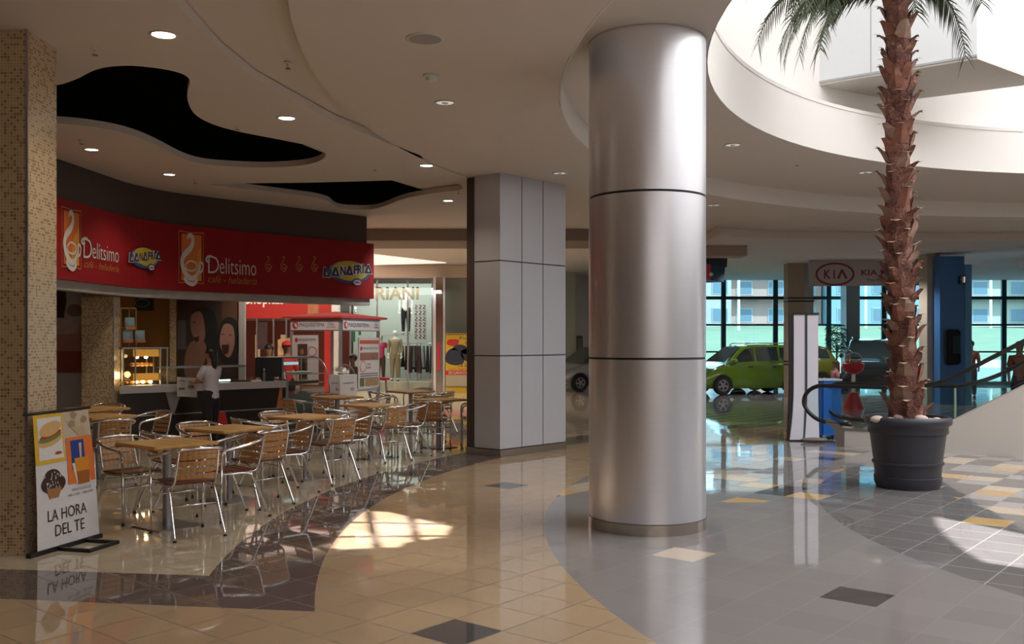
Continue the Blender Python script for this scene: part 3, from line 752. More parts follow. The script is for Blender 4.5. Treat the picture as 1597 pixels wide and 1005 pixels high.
def word(f, xa, xb, xc, ytD, ybD, ytr, ybr, sx0, sx1, syt, syb):
    px_text(f, 'D', xa, xb, ytD, ybD, c_wht, t, bold=-.01)
    s0, tt = f.pix(xa-3, ytD+6); q = [(f.pix(xa+6, ytD+1)), (f.pix(xa, ytD+1)), (f.pix(xa-3, ytD+6)), (f.pix(xa, ytD+10)), (f.pix(xa+2, ytD+7))]
    ribbon_obj(f, q, .03, .012, c_wht, 'flourish', t)
    px_text(f, 'el\u00edtsimo', xb+1, xc, ytr, ybr, c_wht, t, bold=-.01)
    px_text(f, 'caf\u00e9 - helader\u00eda', sx0, sx1, syt, syb, c_gold, t, shear=.3)
word(sa, 129, 142, 184, 371, 402, 378, 403, 130, 184, 406, 417)
word(sb, 324, 341, 399, 399, 426, 402, 427, 324, 400, 429, 441)
c_dfn = mat('logo_navy', (.02, .022, .09), .4); c_dfy = mat('logo_yellow', (.62, .47, .05), .4); c_dfb = mat('logo_blue', (.03, .10, .28), .4)
def dan(f, x0, x1, yt, yb, K=1):
    (s0, t1), (s1, t0) = f.pix(x0, yt), f.pix(x1, yb); w = s1-s0; h = t1-t0
    def g(s, t_, off=0): return f(s0+w*s, t0+h*t_, off*K)
    em = poly(g, ell(.53, .50, .42, .42, 32, .15), .008, c_dfb, 'oval_logo', t, label='yellow and blue oval with navy lettering'); poly(g, ell(.54, .55, .37, .38, 32, .15), .010, c_dfy, 'yellow_oval', em)
    x = 0
    for i, (ch, x_, wd) in enumerate((('D', .0, .14), ("'", .155, .03), ('A', .16, .17), ('N', .33, .13), ('A', .45, .15), ('F', .60, .10), ('R', .69, .10), ('I', .79, .03), ('A', .83, .17))):
        y0 = .26+.28*x_; h_ = .36 if ch != "'" else .10; y0 = y0+.3 if ch == "'" else y0
        hh = h_*(1 if i != 8 else .95)
        # wedge-shaped letters with a pale outline
        tri = {'A': [(0, 0), (1, 0), (.62, 1), (.38, 1)], 'D': [(0, 0), (.95, 0), (1, .25), (.35, 1), (.12, 1)]}.get(ch, [(0, 0), (1, 0), (1, 1), (0, 1)])
        poly(g, [(x_+wd*(a*1.12-.06), y0+hh*(b*1.14-.07)) for a, b in tri], .012, c_wht, 'letter_outline', em)
        if ch in 'AD':
            poly(g, [(x_+wd*a, y0+hh*b) for a, b in tri], .014, c_dfn, 'letter', em)
            poly(g, [(x_+wd*(.38), y0+hh*.22), (x_+wd*.66, y0+hh*.22), (x_+wd*.5, y0+hh*.6)], .016, c_wht, 'letter_counter', em)
        else: text(g, ch, x_+wd*.08, y0+hh*.03, wd*.84, hh*.94, c_dfn, name='letter', parent=em, off=.014, bold=.03)
    poly(g, ell(.68, .14, .10, .15, 20), .018, c_dfb, 'badge', em); poly(g, ell(.68, .12, .075, .10, 20), .020, c_wht, 'badge_face', em); poly(g, ell(.68, .12, .06, .03, 16), .022, mat('badge_red', (.5, .05, .05), .4), 'badge_band', em)
dan(sa, 197, 248, 380, 424, 4); dan(sb, 503, 580, 401, 447)
for x0 in (413, 437, 461, 485):
    (s0, t1), (s1, t0) = sb.pix(x0, 400), sb.pix(x0+11, 424); w, h = s1-s0, t1-t0
    def g(s, t_, off=0, s0=s0, t0=t0, w=w, h=h): return sb(s0+w*s, t0+h*t_, off)
    ribbon_obj(g, [(.30, .9), (.45, 1), (.55, .85), (.15, .5), (.05, .25), (.4, 0), (.8, .15), (.75, .4), (.4, .45), (.35, .25), (.7, .2), (1, .35)], .10, .010, c_gold, 'small_clef', t)
# white roller-shutter housing under the sign
M_sh = mat('shutter_box', (.42, .40, .38), .6, var=.25, scale=6)
t = thing('shutter_housing', 'dirty white roller shutter housing beneath the red sign', 'shutter', (sg1.x, sg1.y, 2.3))
so = Vector((-.10, .06, 0))
bm = slab(band(cpath(sg0, sg1, sg2-d12*.05), -.06, -.26), [], 2.30, 2.429); obj('housing', bm, M_sh, t)
obj('guide_clip', box(nb(), sg1.x-.06, sg1.x-.02, sg1.y-.0, sg1.y+.05, 2.32, 2.42), M_dkmetal, t)
# ------------------------------------------------------------------ counter under the sign
M_lam = mat('dark_brown_laminate', (.022, .015, .013), .3); M_ctop = mat('pale_counter_top', (.50, .48, .50), .3)
M_stl = mat('thin_steel_strip', (.5, .5, .52), .3, .9); M_org = mat('counter_orange', (.55, .16, .04), .4); M_wedge = mat('counter_grey', (.26, .24, .24), .4)
k0 = Vector((X(188, 14.35), 14.35, 0)); k1 = Vector((X(444, 16.35), 16.35, 0)); kf = frame(k0, k1); KL = kf.len
t = thing('service_counter', 'long dark café counter with pale band, orange wedge and steel line', 'counter', (kf(KL/2, 0).x, kf(KL/2, 0).y, 0))
q0 = kf(0, 0, -.6); q0 = q0+kf.d*((-5.89-q0.x)/kf.d.x)
obj('body', slab([kf(0, 0).xy, kf(KL, 0).xy, kf(KL, 0, -.6).xy, q0.xy], [], 0, .84), M_lam, t)
obj('worktop', slab([kf(-.03, 0, .04).xy, kf(KL, 0, .04).xy, kf(KL, 0, -.6).xy, q0.xy], [], .84, .955), M_ctop, t)
obj('metal_strip', fbox(kf, 0, KL, .485, .50, 0, .006), M_stl, t)
obj('end_post', fbox(kf, KL+.001, KL+.05, 0, .98, -.5, .04), mat('end_grey', (.32, .32, .34), .4, .4), t)
def kp(px, py): return kf.pix(px, py)
poly(kf, [(kp(258, 620)[0], .84), (kp(283, 620)[0], .84), (kp(272, 645)[0], .502), (kp(267, 645)[0], .502)], .006, M_wedge, 'grey_wedge', t)
poly(kf, [(kp(436, 610)[0], .84), (KL-.05, .84), (KL-.05, .502), (kp(431, 640)[0], .502)], .006, M_org, 'orange_wedge', t)
poly(kf, [(kp(342, 643)[0], .484), (kp(351, 643)[0], .484), (kp(358, 665)[0], .15), (kp(336, 665)[0], .15)], .006, mat('counter_red', (.50, .03, .03), .4), 'red_wedge', t)
poly(kf, [(kp(452, 610)[0]-.9, .12), (kp(452, 610)[0]-.7, .12), (kp(452, 610)[0]-.75, .02), (kp(452, 610)[0]-.95, .02)], .006, M_org, 'orange_wedge', t)
# warm lit pastry case standing on the counter
M_glass = glass_mat('clear_glass', (.93, .97, .96), .9)
M_warm = mat('warm_panel', (.60, .30, .05), .5, emit=(1, .42, .06), es=.35); M_bulb = mat('warm_bulb', (1, 1, 1), .5, emit=(1, .75, .35), es=18)
M_tubew = mat('white_tube_glow', (1, 1, 1), .5, emit=(.85, 1, .98), es=3)
s0, s1 = kp(190, 600)[0], kp(262, 600)[0]; zb, zt = .956, Z(544, 14.9)
t = thing('pastry_case', 'warm lit glass pastry case on the left end of the counter', 'display case', kf((s0+s1)/2, zb))
obj('glass_box', fbox(kf, s0+.03, s1, zb+.005, zt, -.50, -.02), M_glass, t)
fr = nb()
for s in (s0+.03, kp(212, 600)[0], kp(251, 600)[0], s1):
    fbox(kf, s-.008, s+.008, zb, zt, -.03, -.01, fr); fbox(kf, s-.008, s+.008, zb, zt, -.51, -.49, fr)
fbox(kf, s0+.02, s1+.01, zt, zt+.02, -.52, 0, fr); obj('frame', fr, M_stl, t)
for z0 in (Z(572, 14.9), Z(592, 14.9)): obj('glass_shelf', fbox(kf, s0+.03, s1, z0, z0+.008, -.49, -.03), M_glass, t)
sa0, sa1 = kp(213, 600)[0], kp(250, 600)[0]
obj('warm_header', fbox(kf, sa0, sa1, Z(556, 14.9), Z(545, 14.9), -.12, -.05), M_warm, t, label='glowing orange header strip')
obj('warm_header', fbox(kf, sa0, sa1, Z(593, 14.9), Z(582, 14.9), -.12, -.05), M_warm, t)
for k, (px, py) in enumerate(((219, 596), (229, 596), (241, 596), (220, 557), (234, 557))):
    s, z = kf.pix(px, py); obj('bulb', ball(nb(), kf(s, z, -.14), .028), M_bulb, t, True)
l = lamp('POINT', 'case_light', kf((sa0+sa1)/2, 1.10, -.25), 5, (1, .62, .25), shadow_soft_size=.05)
M_past = mat('pastry', (.50, .22, .06), .6, var=.3, scale=30)
def rowof(name, label, cat, n, s0, s1, z, o, r, m, group):
    proto = None
    for i in range(n):
        p = kf(s0+(s1-s0)*(i+.5)/n, z, o)
        if proto is None:
            b = nb(); ball(b, (0, 0, r*.55), r, r*.8, r*.55, 10); proto = obj(name, b, m, smooth=True); q = proto
        else: q = proto.copy(); COL.objects.link(q)
        q.location = p; tag(q, label, cat, group)
rowof('pastry', 'small golden pastry on the top glass shelf of the warm case', 'pastry', 5, sa0, sa1, Z(572, 14.9)+.009, -.22, .05, M_past, 'pastries on the upper shelf')
rowof('bread_roll', 'baked roll on the bottom of the warm pastry case', 'pastry', 6, sa0-.2, sa1, zb+.006, -.28, .055, M_past, 'rolls at the bottom of the case')
# snack bags on a wire stand above the case
t = thing('wire_rack', 'thin wire snack rack standing on the pastry case', 'rack', kf(kp(205, 540)[0], zt+.02))
rk = nb(); s2, s3 = kp(190, 540)[0]+.05, kp(219, 540)[0]; ztop = Z(482, 14.9)
for s in (s2, s3):
    for o in (-.15, -.40): tube(rk, [kf(s, zt+.02, o), kf(s, ztop, o)], .006, 6)
for z0 in (ztop, zt+.32):
    for a, b in (((s2, -.15), (s3, -.15)), ((s3, -.15), (s3, -.40)), ((s3, -.40), (s2, -.40)), ((s2, -.40), (s2, -.15))): tube(rk, [kf(a[0], z0, a[1]), kf(b[0], z0, b[1])], .006, 6)
obj('wire', rk, mat('gold_wire', (.5, .36, .12), .4, .6), t)
bags = [((206, 508), 'topmost'), ((203, 528), 'lower left'), ((222, 528), 'lower right')]
for (px, py), w in bags:
    s, z = kf.pix(px, py+7); hgt = .19; b = nb(); N = 6
    ov = [[b.verts.new(kf(s+(-.075+.15*i/N), z+hgt*j/N, -.08+sg_*(.035*math.sin(PI*i/N)*math.sin(PI*j/N)))) for i in range(N+1)] for sg_ in (1, -1) for j in range(N+1)]
    for base in (0, N+1):
        for j in range(N):
            for i in range(N): b.faces.new((ov[base+j][i], ov[base+j][i+1], ov[base+j+1][i+1], ov[base+j+1][i]))
    q = obj('snack_bag', b, mat('foil_bag', (.28, .42, .48), .25, .3, var=.3, scale=9), smooth=True)
    t = tag(q, 'pale blue snack bag by the wire rack, '+w, 'snack bag', 'snack bags above the pastry case')
    o2 = obj('bag_band', fbox(kf, s-.07, s+.07, z+.01, z+.045, -.085, -.045), c_or, q)
# low glass case along the counter
s0, s1 = kp(268, 600)[0], kp(398, 600)[0]
t = thing('chilled_case', 'low glass display case along the middle of the counter', 'display case', kf((s0+s1)/2, .956))
obj('glass_box', fbox(kf, s0, s1, .958, 1.20, -.55, -.06), M_glass, t)
obj('top_plate', fbox(kf, s0, s1, 1.20, 1.225, -.56, -.30), M_stl, t); obj('light_tube', fbox(kf, kp(337, 600)[0], kp(364, 600)[0], .975, 1.00, -.13, -.10), M_tubew, t, label='white fluorescent tube')
obj('base_tray', fbox(kf, s0, s1, .957, .972, -.54, -.14), M_dkmetal, t)
# dark screen and bottle at the right end
s0, s1 = kp(401, 590)[0], kp(440, 590)[0]
t = thing('till_screen', 'large dark till screen at the right end of the counter', 'screen', kf((s0+s1)/2, .956))
obj('screen', fbox(kf, s0, s1, 1.02, Z(558, 16.2), -.06, -.02), M_black2, t); obj('stand', fbox(kf, s0+.15, s1-.15, .957, 1.02, -.12, .0), M_black2, t)
obj('side_frame', fbox(kf, s1, s1+.03, .957, Z(558, 16.2), -.10, -.0), mat('end_grey2', (.25, .25, .27), .4), t)
s, z = kp(411, 607)
t = thing('water_bottle', 'slim clear bottle before the dark till screen', 'bottle', kf(s, .956, .0))
p = kf(s, 0, .015); obj('bottle_body', lathe(nb(), [(0, .957), (.024, .957), (.026, 1.08), (.012, 1.14), (0, 1.14)], p.x, p.y, 14), mat('bottle_plastic', (.20, .22, .26), .15), t, True)
obj('cap', lathe(nb(), [(0, 1.14), (.013, 1.14), (.013, 1.17), (0, 1.17)], p.x, p.y, 12), M_white, t)

# curved glass deli case beyond the counter end
d0 = Vector((X(447, 16.7), 16.7, 0)); d1 = Vector((X(514, 17.6), 17.6, 0)); df = frame(d0, d1); DL = df.len
t = thing('curved_deli_case', 'curved glass deli case with trays beyond the counter end', 'display case', (d0.x, d0.y, 0))
obj('plinth', fbox(df, 0, DL, 0, .42, -.75, 0), mat('deli_plinth', (.10, .13, .14), .3, .3), t)
obj('deck', fbox(df, 0, DL, .42, .70, -.75, .0), mat('deli_deck', (.16, .22, .23), .25, .3), t)
gb = nb(); rows = []
for k in range(9):
    a = k/8*PI/2; rows.append([gb.verts.new(df(s, .70+.62*math.sin(a), -.34*(1-math.cos(a)))) for s in (0, DL)])
for a, b in zip(rows, rows[1:]): gb.faces.new((a[0], a[1], b[1], b[0]))
obj('curved_glass', gb, M_glass, t, True)
sd = nb()
for s in (0.0, DL):
    tube(sd, [df(s, .70+.62*math.sin(k/8*PI/2), -.34*(1-math.cos(k/8*PI/2))) for k in range(9)], .014, 6); tube(sd, [df(s, .7, -.72), df(s, 1.32, -.72)], .014, 6)
obj('side_frame', sd, M_stl, t); obj('top_plate', fbox(df, 0, DL, 1.32, 1.345, -.75, -.34), M_stl, t)
obj('light_tube', fbox(df, .05, DL*.62, 1.20, 1.25, -.45, -.38), mat('cool_tube_glow', (.4, .5, .5), .5, emit=(.45, .85, .9), es=.55), t, label='cool fluorescent tube')
for z0 in (.86, 1.03): obj('shelf', fbox(df, 0, DL, z0, z0+.012, -.72, -.08), M_stl, t)
for i in range(9):
    p = df(.1+i*(DL-.2)/8, .873, -.22); q = obj('tart', lathe(nb(), [(0, .873), (.045, .873), (.055, .90), (0, .92)], p.x, p.y, 12), mat('tart', (.34, .24, .14), .6, var=.4, scale=20), smooth=True)
    tag(q, 'small tart on the lower shelf of the curved deli case', 'pastry', 'tarts in the deli case')
for i in range(6):
    p = df(.2+i*(DL-.3)/6, 1.043, -.3); q = obj('cake_slice', lathe(nb(), [(0, 1.043), (.05, 1.043), (.05, 1.08), (0, 1.09)], p.x, p.y, 10), mat('cake', (.6, .58, .5), .6, var=.3, scale=20), smooth=True)
    tag(q, 'pale cake piece on the upper shelf of the curved deli case', 'pastry', 'cakes in the deli case')

# ------------------------------------------------------------------ café interior walls
M_orw = mat('ochre_wall', (.30, .13, .02), .7)
w0 = Vector((-8.6, 17.2, 0)); w1 = Vector((X(372, 18.2), 18.2, 0)); wf = frame(w0, w1)
t = thing('cafe_back_wall', 'ochre rear wall of the café behind the counter', 'wall', ((w0+w1)/2))
obj('wall_board', fbox(wf, 0, wf.len, 0, 2.95, -.15, 0), M_orw, t)
a, b = wf.pix(265, 500)[0], wf.pix(275, 500)[0]; obj('tile_strip', fbox(wf, a, b, 0, 2.95, 0, .06), M_mosaic2, t, label='mosaic tile pilaster')
a, b = wf.pix(211, 466), wf.pix(240, 485); t2 = thing('menu_board', 'small black menu board on the ochre café wall', 'menu board', wf(a[0], b[1])); obj('board', fbox(wf, a[0], b[0], b[1], a[1], .0, .02), M_black2, t2)
s_, z_ = wf.pix(222, 473); ribbon_obj(wf, ell(s_, z_, .12, .07, 14)+[(s_+.12, z_)], .012, .024, mat('chalk', (.2, .25, .25), .7), 'chalk_drawing', t2)
# mural of two laughing women
a, b = wf.pix(277, 462), wf.pix(371, 590); ms0, mt1, ms1 = a[0], a[1]+.06, b[0]; mt0 = wf.pix(320, 592)[1]
t = thing('mural', 'dark photo mural of two laughing women behind the counter', 'mural', wf(ms0, mt0))
obj('panel', fbox(wf, ms0, ms1, mt0, mt1, 0, .02), mat('mural_ground', (.045, .022, .016), .6), t)
def mu(px, py): return wf.pix(px, py)
def mpoly(pix, off, m, name): return poly(wf, [mu(*q) for q in pix], .02+off, m, name, t)
m_hair = mat('mural_hair', (.008, .006, .006), .6); m_sk = mat('mural_skin', (.26, .12, .08), .6, var=.2, scale=3); m_sk2 = mat('mural_skin_light', (.34, .17, .12), .6, var=.2, scale=3); m_mo = mat('mural_mouth', (.05, .006, .006), .6); m_tw = mat('mural_teeth', (.25, .20, .18), .6)
def sm(pts): return [(p.x, p.y) for p in smooth_closed([(a, b, 0) for a, b in pts], 4)]
mpoly([(346, 462), (371, 462), (371, 500), (346, 500)], .001, mat('mural_warm', (.11, .045, .025), .6), 'warm_background')
mpoly([(277, 500), (290, 500), (290, 545), (277, 545)], .001, mat('mural_grey', (.10, .09, .10), .6), 'pale_background')
mpoly(sm([(300, 488), (318, 480), (334, 488), (340, 520), (338, 550), (326, 570), (316, 540), (300, 510)]), .002, m_hair, 'hair')
mpoly(sm([(300, 490), (312, 486), (318, 500), (320, 525), (314, 535), (304, 530), (298, 515), (297, 500)]), .003, m_sk, 'face')
mpoly(sm([(303, 524), (309, 522), (310, 531), (305, 534)]), .004, m_mo, 'mouth'); mpoly(sm([(303, 523), (309, 522), (308, 525), (304, 526)]), .005, m_tw, 'teeth')
mpoly(sm([(296, 536), (314, 530), (322, 545), (312, 585), (290, 588), (288, 560)]), .0035, m_sk, 'neck_and_hand')
mpoly(sm([(343, 510), (352, 496), (366, 498), (372, 515), (371, 560), (360, 575), (344, 560), (338, 535)]), .002, m_hair, 'hair')
mpoly(sm([(344, 520), (350, 506), (362, 508), (366, 525), (364, 545), (357, 558), (349, 552), (343, 538)]), .003, m_sk2, 'face')
mpoly(sm([(346, 540), (352, 533), (357, 538), (356, 550), (351, 553), (347, 548)]), .004, m_mo, 'mouth'); mpoly(sm([(347, 537), (352, 533), (356, 537), (352, 538)]), .005, m_tw, 'teeth')
for q in ((348, 521), (359, 522), (303, 502)): mpoly([(q[0]-2, q[1]), (q[0]+2, q[1]+.4), (q[0]+2, q[1]+1.6), (q[0]-2, q[1]+1.4)], .004, m_hair, 'eye')
# white framed edge of the open side
t = thing('door_frame', 'pale upright frame post at the open right side of the café', 'frame', (w1.x, w1.y, 0))
bm = nb(); box(bm, w1.x+.02, w1.x+.13, w1.y-.05, w1.y+.05, 0, 3.2); obj('post', bm, mat('frame_white', (.55, .52, .50), .5), t)
# milkshake poster left of the second pillar
mf = frame((-7.2, 14.42), (-6.41, 14.42))
t = thing('milkshake_poster', 'tall poster of an iced chocolate drink left of the far mosaic pillar', 'poster', (-6.8, 14.4, 0))
obj('panel', fbox(mf, 0, mf.len, 0, 2.6, -.12, 0), mat('poster_grey', (.40, .37, .38), .6), t)
def qp(pts, m, n, off): return poly(mf, [mf.pix(*p) for p in pts], off, m, n, t)
qp([(80, 520), (128, 516), (128, 582), (80, 582)], mat('shake_cup', (.22, .05, .03), .5), 'cup', .002); qp([(80, 514), (128, 518), (128, 548), (80, 548)], mat('shake_pink', (.36, .16, .12), .5), 'shake', .004)
qp(sm([(78, 505), (95, 490), (112, 497), (124, 505), (128, 518), (100, 522), (80, 518)]), mat('shake_cream', (.42, .30, .27), .6, var=.3, scale=8), 'whipped_cream', .006)
qp(sm([(104, 484), (113, 475), (126, 478), (129, 490), (118, 494), (108, 492)]), mat('shake_cream2', (.20, .11, .10), .6), 'cherry', .008)
qp([(88, 452), (102, 450), (104, 470), (100, 496), (86, 496)], mat('shake_choc', (.03, .012, .010), .5), 'chocolate_stick', .008)
# ================================================================== PEOPLE
M_skin = mat('skin', (.36, .19, .12), .55, var=.04); M_skind = mat('skin_dark', (.16, .08, .05), .6, var=.04); M_hair = mat('hair', (.012, .009, .008), .45); M_eye = mat('eye', (.02, .015, .012), .2); M_lip = mat('lips', (.30, .07, .06), .5)
def hand_chains(w, d, side, s):
    """palm and five separate fingers from the wrist w pointing along d"""
    d = Vector(d).normalized(); up = Vector((0, 0, 1)) if abs(d.z) < .8 else Vector((0, 1, 0)); n = d.cross(up).normalized(); b = n.cross(d)
    palm = w+d*.055*s; out = [[(tuple(w), .026*s), (tuple(palm), .030*s)]]
    for k, ln in ((-1.5, .062), (-.5, .078), (.5, .074), (1.5, .055)):
        a = palm+n*k*.017*s; m = a+d*.045*s+b*-.004*s; e_ = a+d*(.045+ln*.5)*s-b*.018*s
        out.append([(tuple(a), .010*s), (tuple(m), .0088*s), (tuple(e_), .0072*s)])
    a = w+d*.02*s+n*side*.022*s; out.append([(tuple(a), .012*s), (tuple(a+n*side*.028*s+d*.025*s), .010*s), (tuple(a+n*side*.034*s+d*.052*s-b*.01*s), .008*s)])
    return out
def person(name, label, loc, rz, h, shirt, legs, skin_=None, hair=None, arms=None, long_hair=False, cap=None, shoes=None, sleeve=.5, legpose=0.0, bald=False, cat='person', group=None, skirt=False, sit=False, lowres=False):
    """local frame: faces +Y. arms = ((elbow, wrist), (elbow, wrist)) for left(-x) and right(+x), in units of height"""
    skin_ = skin_ or M_skin; hair = hair or M_hair
    t = thing(name, label, cat, loc, 0, group); M = Matrix.Translation(Vector(loc)) @ Matrix.Rotation(rz, 4, 'Z')
    def w(x, y, z): return tuple(M @ Vector((x*h, y*h, z*h)))
    arms = arms or (((-.128, -.015, .63), (-.125, .04, .50)), ((.128, -.015, .63), (.125, .04, .50)))
    hip = .52
    q = .84 if shirt else 1.0; ql = .86 if legs else 1.0
    ch = [[(w(0, 0, hip), .078*h*q), (w(0, .005, .60), .070*h*q), (w(0, .0, .70), .082*h*q), (w(0, -.005, .785), .070*h*q), (w(0, -.003, .83), .036*h), (w(0, .0, .865), .032*h), (w(0, .006, .905), .050*h), (w(0, .004, .95), .052*h), (w(0, .0, .975), .038*h)]]
    lp = []
    for i, s in ((0, -1), (1, 1)):
        st = legpose*s
        if sit: L = [(w(s*.045, 0, .50), .06*h), (w(s*.07, .22, .50), .05*h), (w(s*.07, .23, .25), .035*h), (w(s*.07, .22, .04), .024*h), (w(s*.075, .30, .018), .018*h)]
        else: L = [(w(s*.048, 0, .49), .060*h), (w(s*.052, st*.5+.006, .285), .040*h), (w(s*.054, st*.9-.008, .15), .033*h), (w(s*.055, st, .045), .022*h), (w(s*.062, st+.055, .018), .018*h)]
        lp.append(L); ch.append([(w(0, 0, hip), .078*h*q)]+[(p, r*ql) for p, r in L[:-2]]+L[-2:])
        sh_ = w(s*.098, -.004, .790); el, wr = arms[i]
        ch.append([(w(0, -.005, .785), .070*h*q), (sh_, .036*h*q), (w(*el), .025*h), (w(*wr), .017*h)])
        dv = Vector(w(*wr))-Vector(w(*el)); 
        if not lowres: ch += hand_chains(Vector(w(*wr)), dv, -s, h/1.7)
        else: ch.append([(w(*wr), .017*h), (tuple(Vector(w(*wr))+dv.normalized()*.08*h/1.7), .02*h)])
    ch.append([(w(0, .05, .925), .012*h), (w(0, .064, .915), .009*h)])       # nose
    for s in (-1, 1): ch.append([(w(s*.050, 0, .93), .009*h), (w(s*.056, -.004, .918), .008*h)])   # ears
    obj_body = skin('body', ch, skin_, t, 1)
    top = [[(w(0, 0, .47), .094*h), (w(0, 0, .53), .092*h), (w(0, .005, .60), .082*h), (w(0, .0, .70), .090*h), (w(0, -.005, .785), .077*h), (w(0, -.003, .812), .042*h)]]
    for i, s in ((0, -1), (1, 1)):
        el, wr = arms[i]; sh_ = Vector(w(s*.098, -.004, .790)); E = Vector(w(*el)); Wr = Vector(w(*wr))
        c = [(w(0, -.005, .785), .077*h), (tuple(sh_), .043*h)]
        if sleeve <= .5: c.append((tuple(sh_.lerp(E, sleeve*2)), .036*h))
        else: c += [(tuple(E), .033*h), (tuple(E.lerp(Wr, (sleeve-.5)*2)), .025*h)]
        top.append(c)
    if shirt: skin('shirt', top, shirt, t, 1)
    if legs:
        tr = [[(w(0, 0, .60), .076*h), (w(0, 0, .52), .085*h)]]
        for L in lp: tr.append([(w(0, 0, .52), .085*h)]+[(p, r+.009*h) for p, r in L[:4]])
        skin('trousers', tr, legs, t, 1)
    for L in lp: obj('shoe', ball(nb(), (Vector(L[3][0])+Vector(L[4][0]))/2-Vector((0, 0, .012*h)), .032*h, .062*h, .022*h, 10, rot=Matrix.Rotation(rz, 3, 'Z')), shoes or M_black2, t, True)
    if not bald:
        bm = nb(); ball(bm, (0, 0, 0), .058*h, .066*h, .062*h, 16); bmesh.ops.delete(bm, geom=[v for v in bm.verts if v.co.z < -.005*h and v.co.y > -.012*h], context='VERTS')
        if long_hair:
            ball(bm, (0, -.045*h, -.07*h), .038*h, .026*h, .095*h, 12)
        bmesh.ops.transform(bm, matrix=M @ Matrix.Translation((0, -.004*h, .945*h)), verts=bm.verts); obj('hair', bm, hair, t, True)
    if cap:
        bm = nb(); ball(bm, (0, 0, 0), .062*h, .070*h, .055*h, 16); bmesh.ops.delete(bm, geom=[v for v in bm.verts if v.co.z < 0], context='VERTS'); box(bm, -.04*h, .04*h, .05*h, .11*h, -.002*h, .006*h)
        bmesh.ops.transform(bm, matrix=M @ Matrix.Translation((0, -.002*h, .955*h)), verts=bm.verts); obj('cap', bm, cap, t, True, angle=50)
    if skin_ is not M_plaster and not lowres:
        for s in (-1, 1): obj('eye', ball(nb(), w(s*.018, .049, .937), .005*h), M_eye, t, True)
        obj('mouth', ball(nb(), w(0, .052, .897), .014*h, .005*h, .004*h, rot=Matrix.Rotation(rz, 3, 'Z')), M_lip, t, True)
    return t, w
M_plaster = mat('mannequin_white', (.78, .76, .74), .4, var=.02)
M_wshirt = mat('white_cloth', (.62, .58, .66), .8); M_dktr = mat('dark_cloth', (.012, .011, .016), .85); M_redc = mat('red_cloth', (.60, .03, .03), .8)
M_pinkc = mat('pale_pink_cloth', (.66, .50, .58), .8); M_maroon = mat('maroon_cloth', (.16, .05, .03), .8)
# woman reading a newspaper at the counter, seen from behind left
wp = (X(329, 14.75), 14.75, 0)
t, w_ = person('person', 'woman in a white blouse and dark trousers reading a newspaper at the counter', wp, R(62), 1.52, M_wshirt, M_dktr, long_hair=True, sleeve=.42,
               arms=(((-.13, .06, .66), (-.06, .20, .665)), ((.13, .05, .655), (.05, .20, .655))), legpose=.02)
hp = Vector(w_(-.03, .27, .655)); 
q = nb(); rr = []
nf = frame(hp+Vector((-.17, -.06, 0)), hp+Vector((.11, -.02, 0)), z0=hp.z-.22)
for i in range(7):
    s = .30*i/6; rr.append([q.verts.new(nf(s, t_, .015*math.sin(i*1.3)+.01*t_)) for t_ in (-.02*i/6, .30-.02*i/6)])
for a, b in zip(rr, rr[1:]): q.faces.new((a[0], b[0], b[1], a[1]))
np_ = obj('newspaper', q, mat('newsprint', (.52, .50, .52), .8, var=.1, scale=60)); tag(np_, 'open newspaper held by the woman at the counter', 'newspaper')
np_.location = (0, 0, 0)
for a in ((.03, .23, .10, .03), (.03, .10, .09, .08), (.17, .12, .09, .12)): poly(nf, [(a[0], a[1]), (a[0]+a[2], a[1]), (a[0]+a[2], a[1]+a[3]*.4), (a[0], a[1]+a[3]*.4)], .02, mat('newsprint_ink', (.12, .11, .12), .8), 'printed_block', np_, th=0)
# staff behind the counter
person('person', 'smiling woman in a white and pink top standing behind the counter', (X(419, 18.8), 18.8, 0), R(165), 1.57, M_pinkc, M_dktr, sleeve=.4)
person('person', 'man in a red cap and red shirt behind the till', (X(447, 18.9), 18.9, 0), R(-160), 1.62, M_redc, M_dktr, cap=M_redc, sleeve=.5)
person('person', 'dark haired person in brown seated behind the promotion kiosk', (X(550, 22.5), 22.5, -.28), R(120), 1.60, mat('brown_cloth', (.06, .03, .022), .8), M_dktr, skin_=M_skind, sleeve=.9, lowres=True, sit=True)

# ================================================================== PROMOTION KIOSK
KD = 20.5; ka, kb, kc = Vector((X(455, 19.6), 19.6, 0)), Vector((X(531, 19.2), 19.2, 0)), Vector((X(590, 20.6), 20.6, 0))
kd_ = ka+(kc-kb)
t = thing('promotion_kiosk', 'small promotion kiosk with a red hip roof and white name boards', 'kiosk', ((ka+kc)/2))
cen = (ka+kc)/2; ap = Vector((cen.x, cen.y, Z(486, 20)))
M_roof = mat('kiosk_red', (.62, .05, .05), .45); M_kw = mat('kiosk_white', (.70, .67, .68), .5, var=.02); M_kal = mat('kiosk_aluminium', (.42, .42, .46), .35, .7)
bm = nb(); ring = []
ze = Z(494, 19.6)
for p in (ka, kb, kc, kd_):
    o = (p-cen)*1.22; ring.append((bm.verts.new(cen+o+Vector((0, 0, ze))), bm.verts.new(cen+o+Vector((0, 0, ze-.035)))))
a_ = bm.verts.new(ap); c_ = bm.verts.new(ap-Vector((0, 0, .3)))
for i in range(4):
    (u0, l0), (u1, l1) = ring[i], ring[(i+1) % 4]; bm.faces.new((u0, u1, a_)); bm.faces.new((u0, l0, l1, u1)); bm.faces.new((l0, l1, c_))
obj('roof', bm, M_roof, t)
for p in (ka, kb, kc, kd_):
    bm = nb(); box(bm, p.x-.03, p.x+.03, p.y-.03, p.y+.03, 0, ze-.04); obj('post', bm, M_kal, t)
kl, kr = frame(ka, kb), frame(kb, kc)
M_nv = mat('kiosk_navy', (.02, .02, .09), .5); M_rd = mat('kiosk_mark_red', (.55, .03, .03), .5)
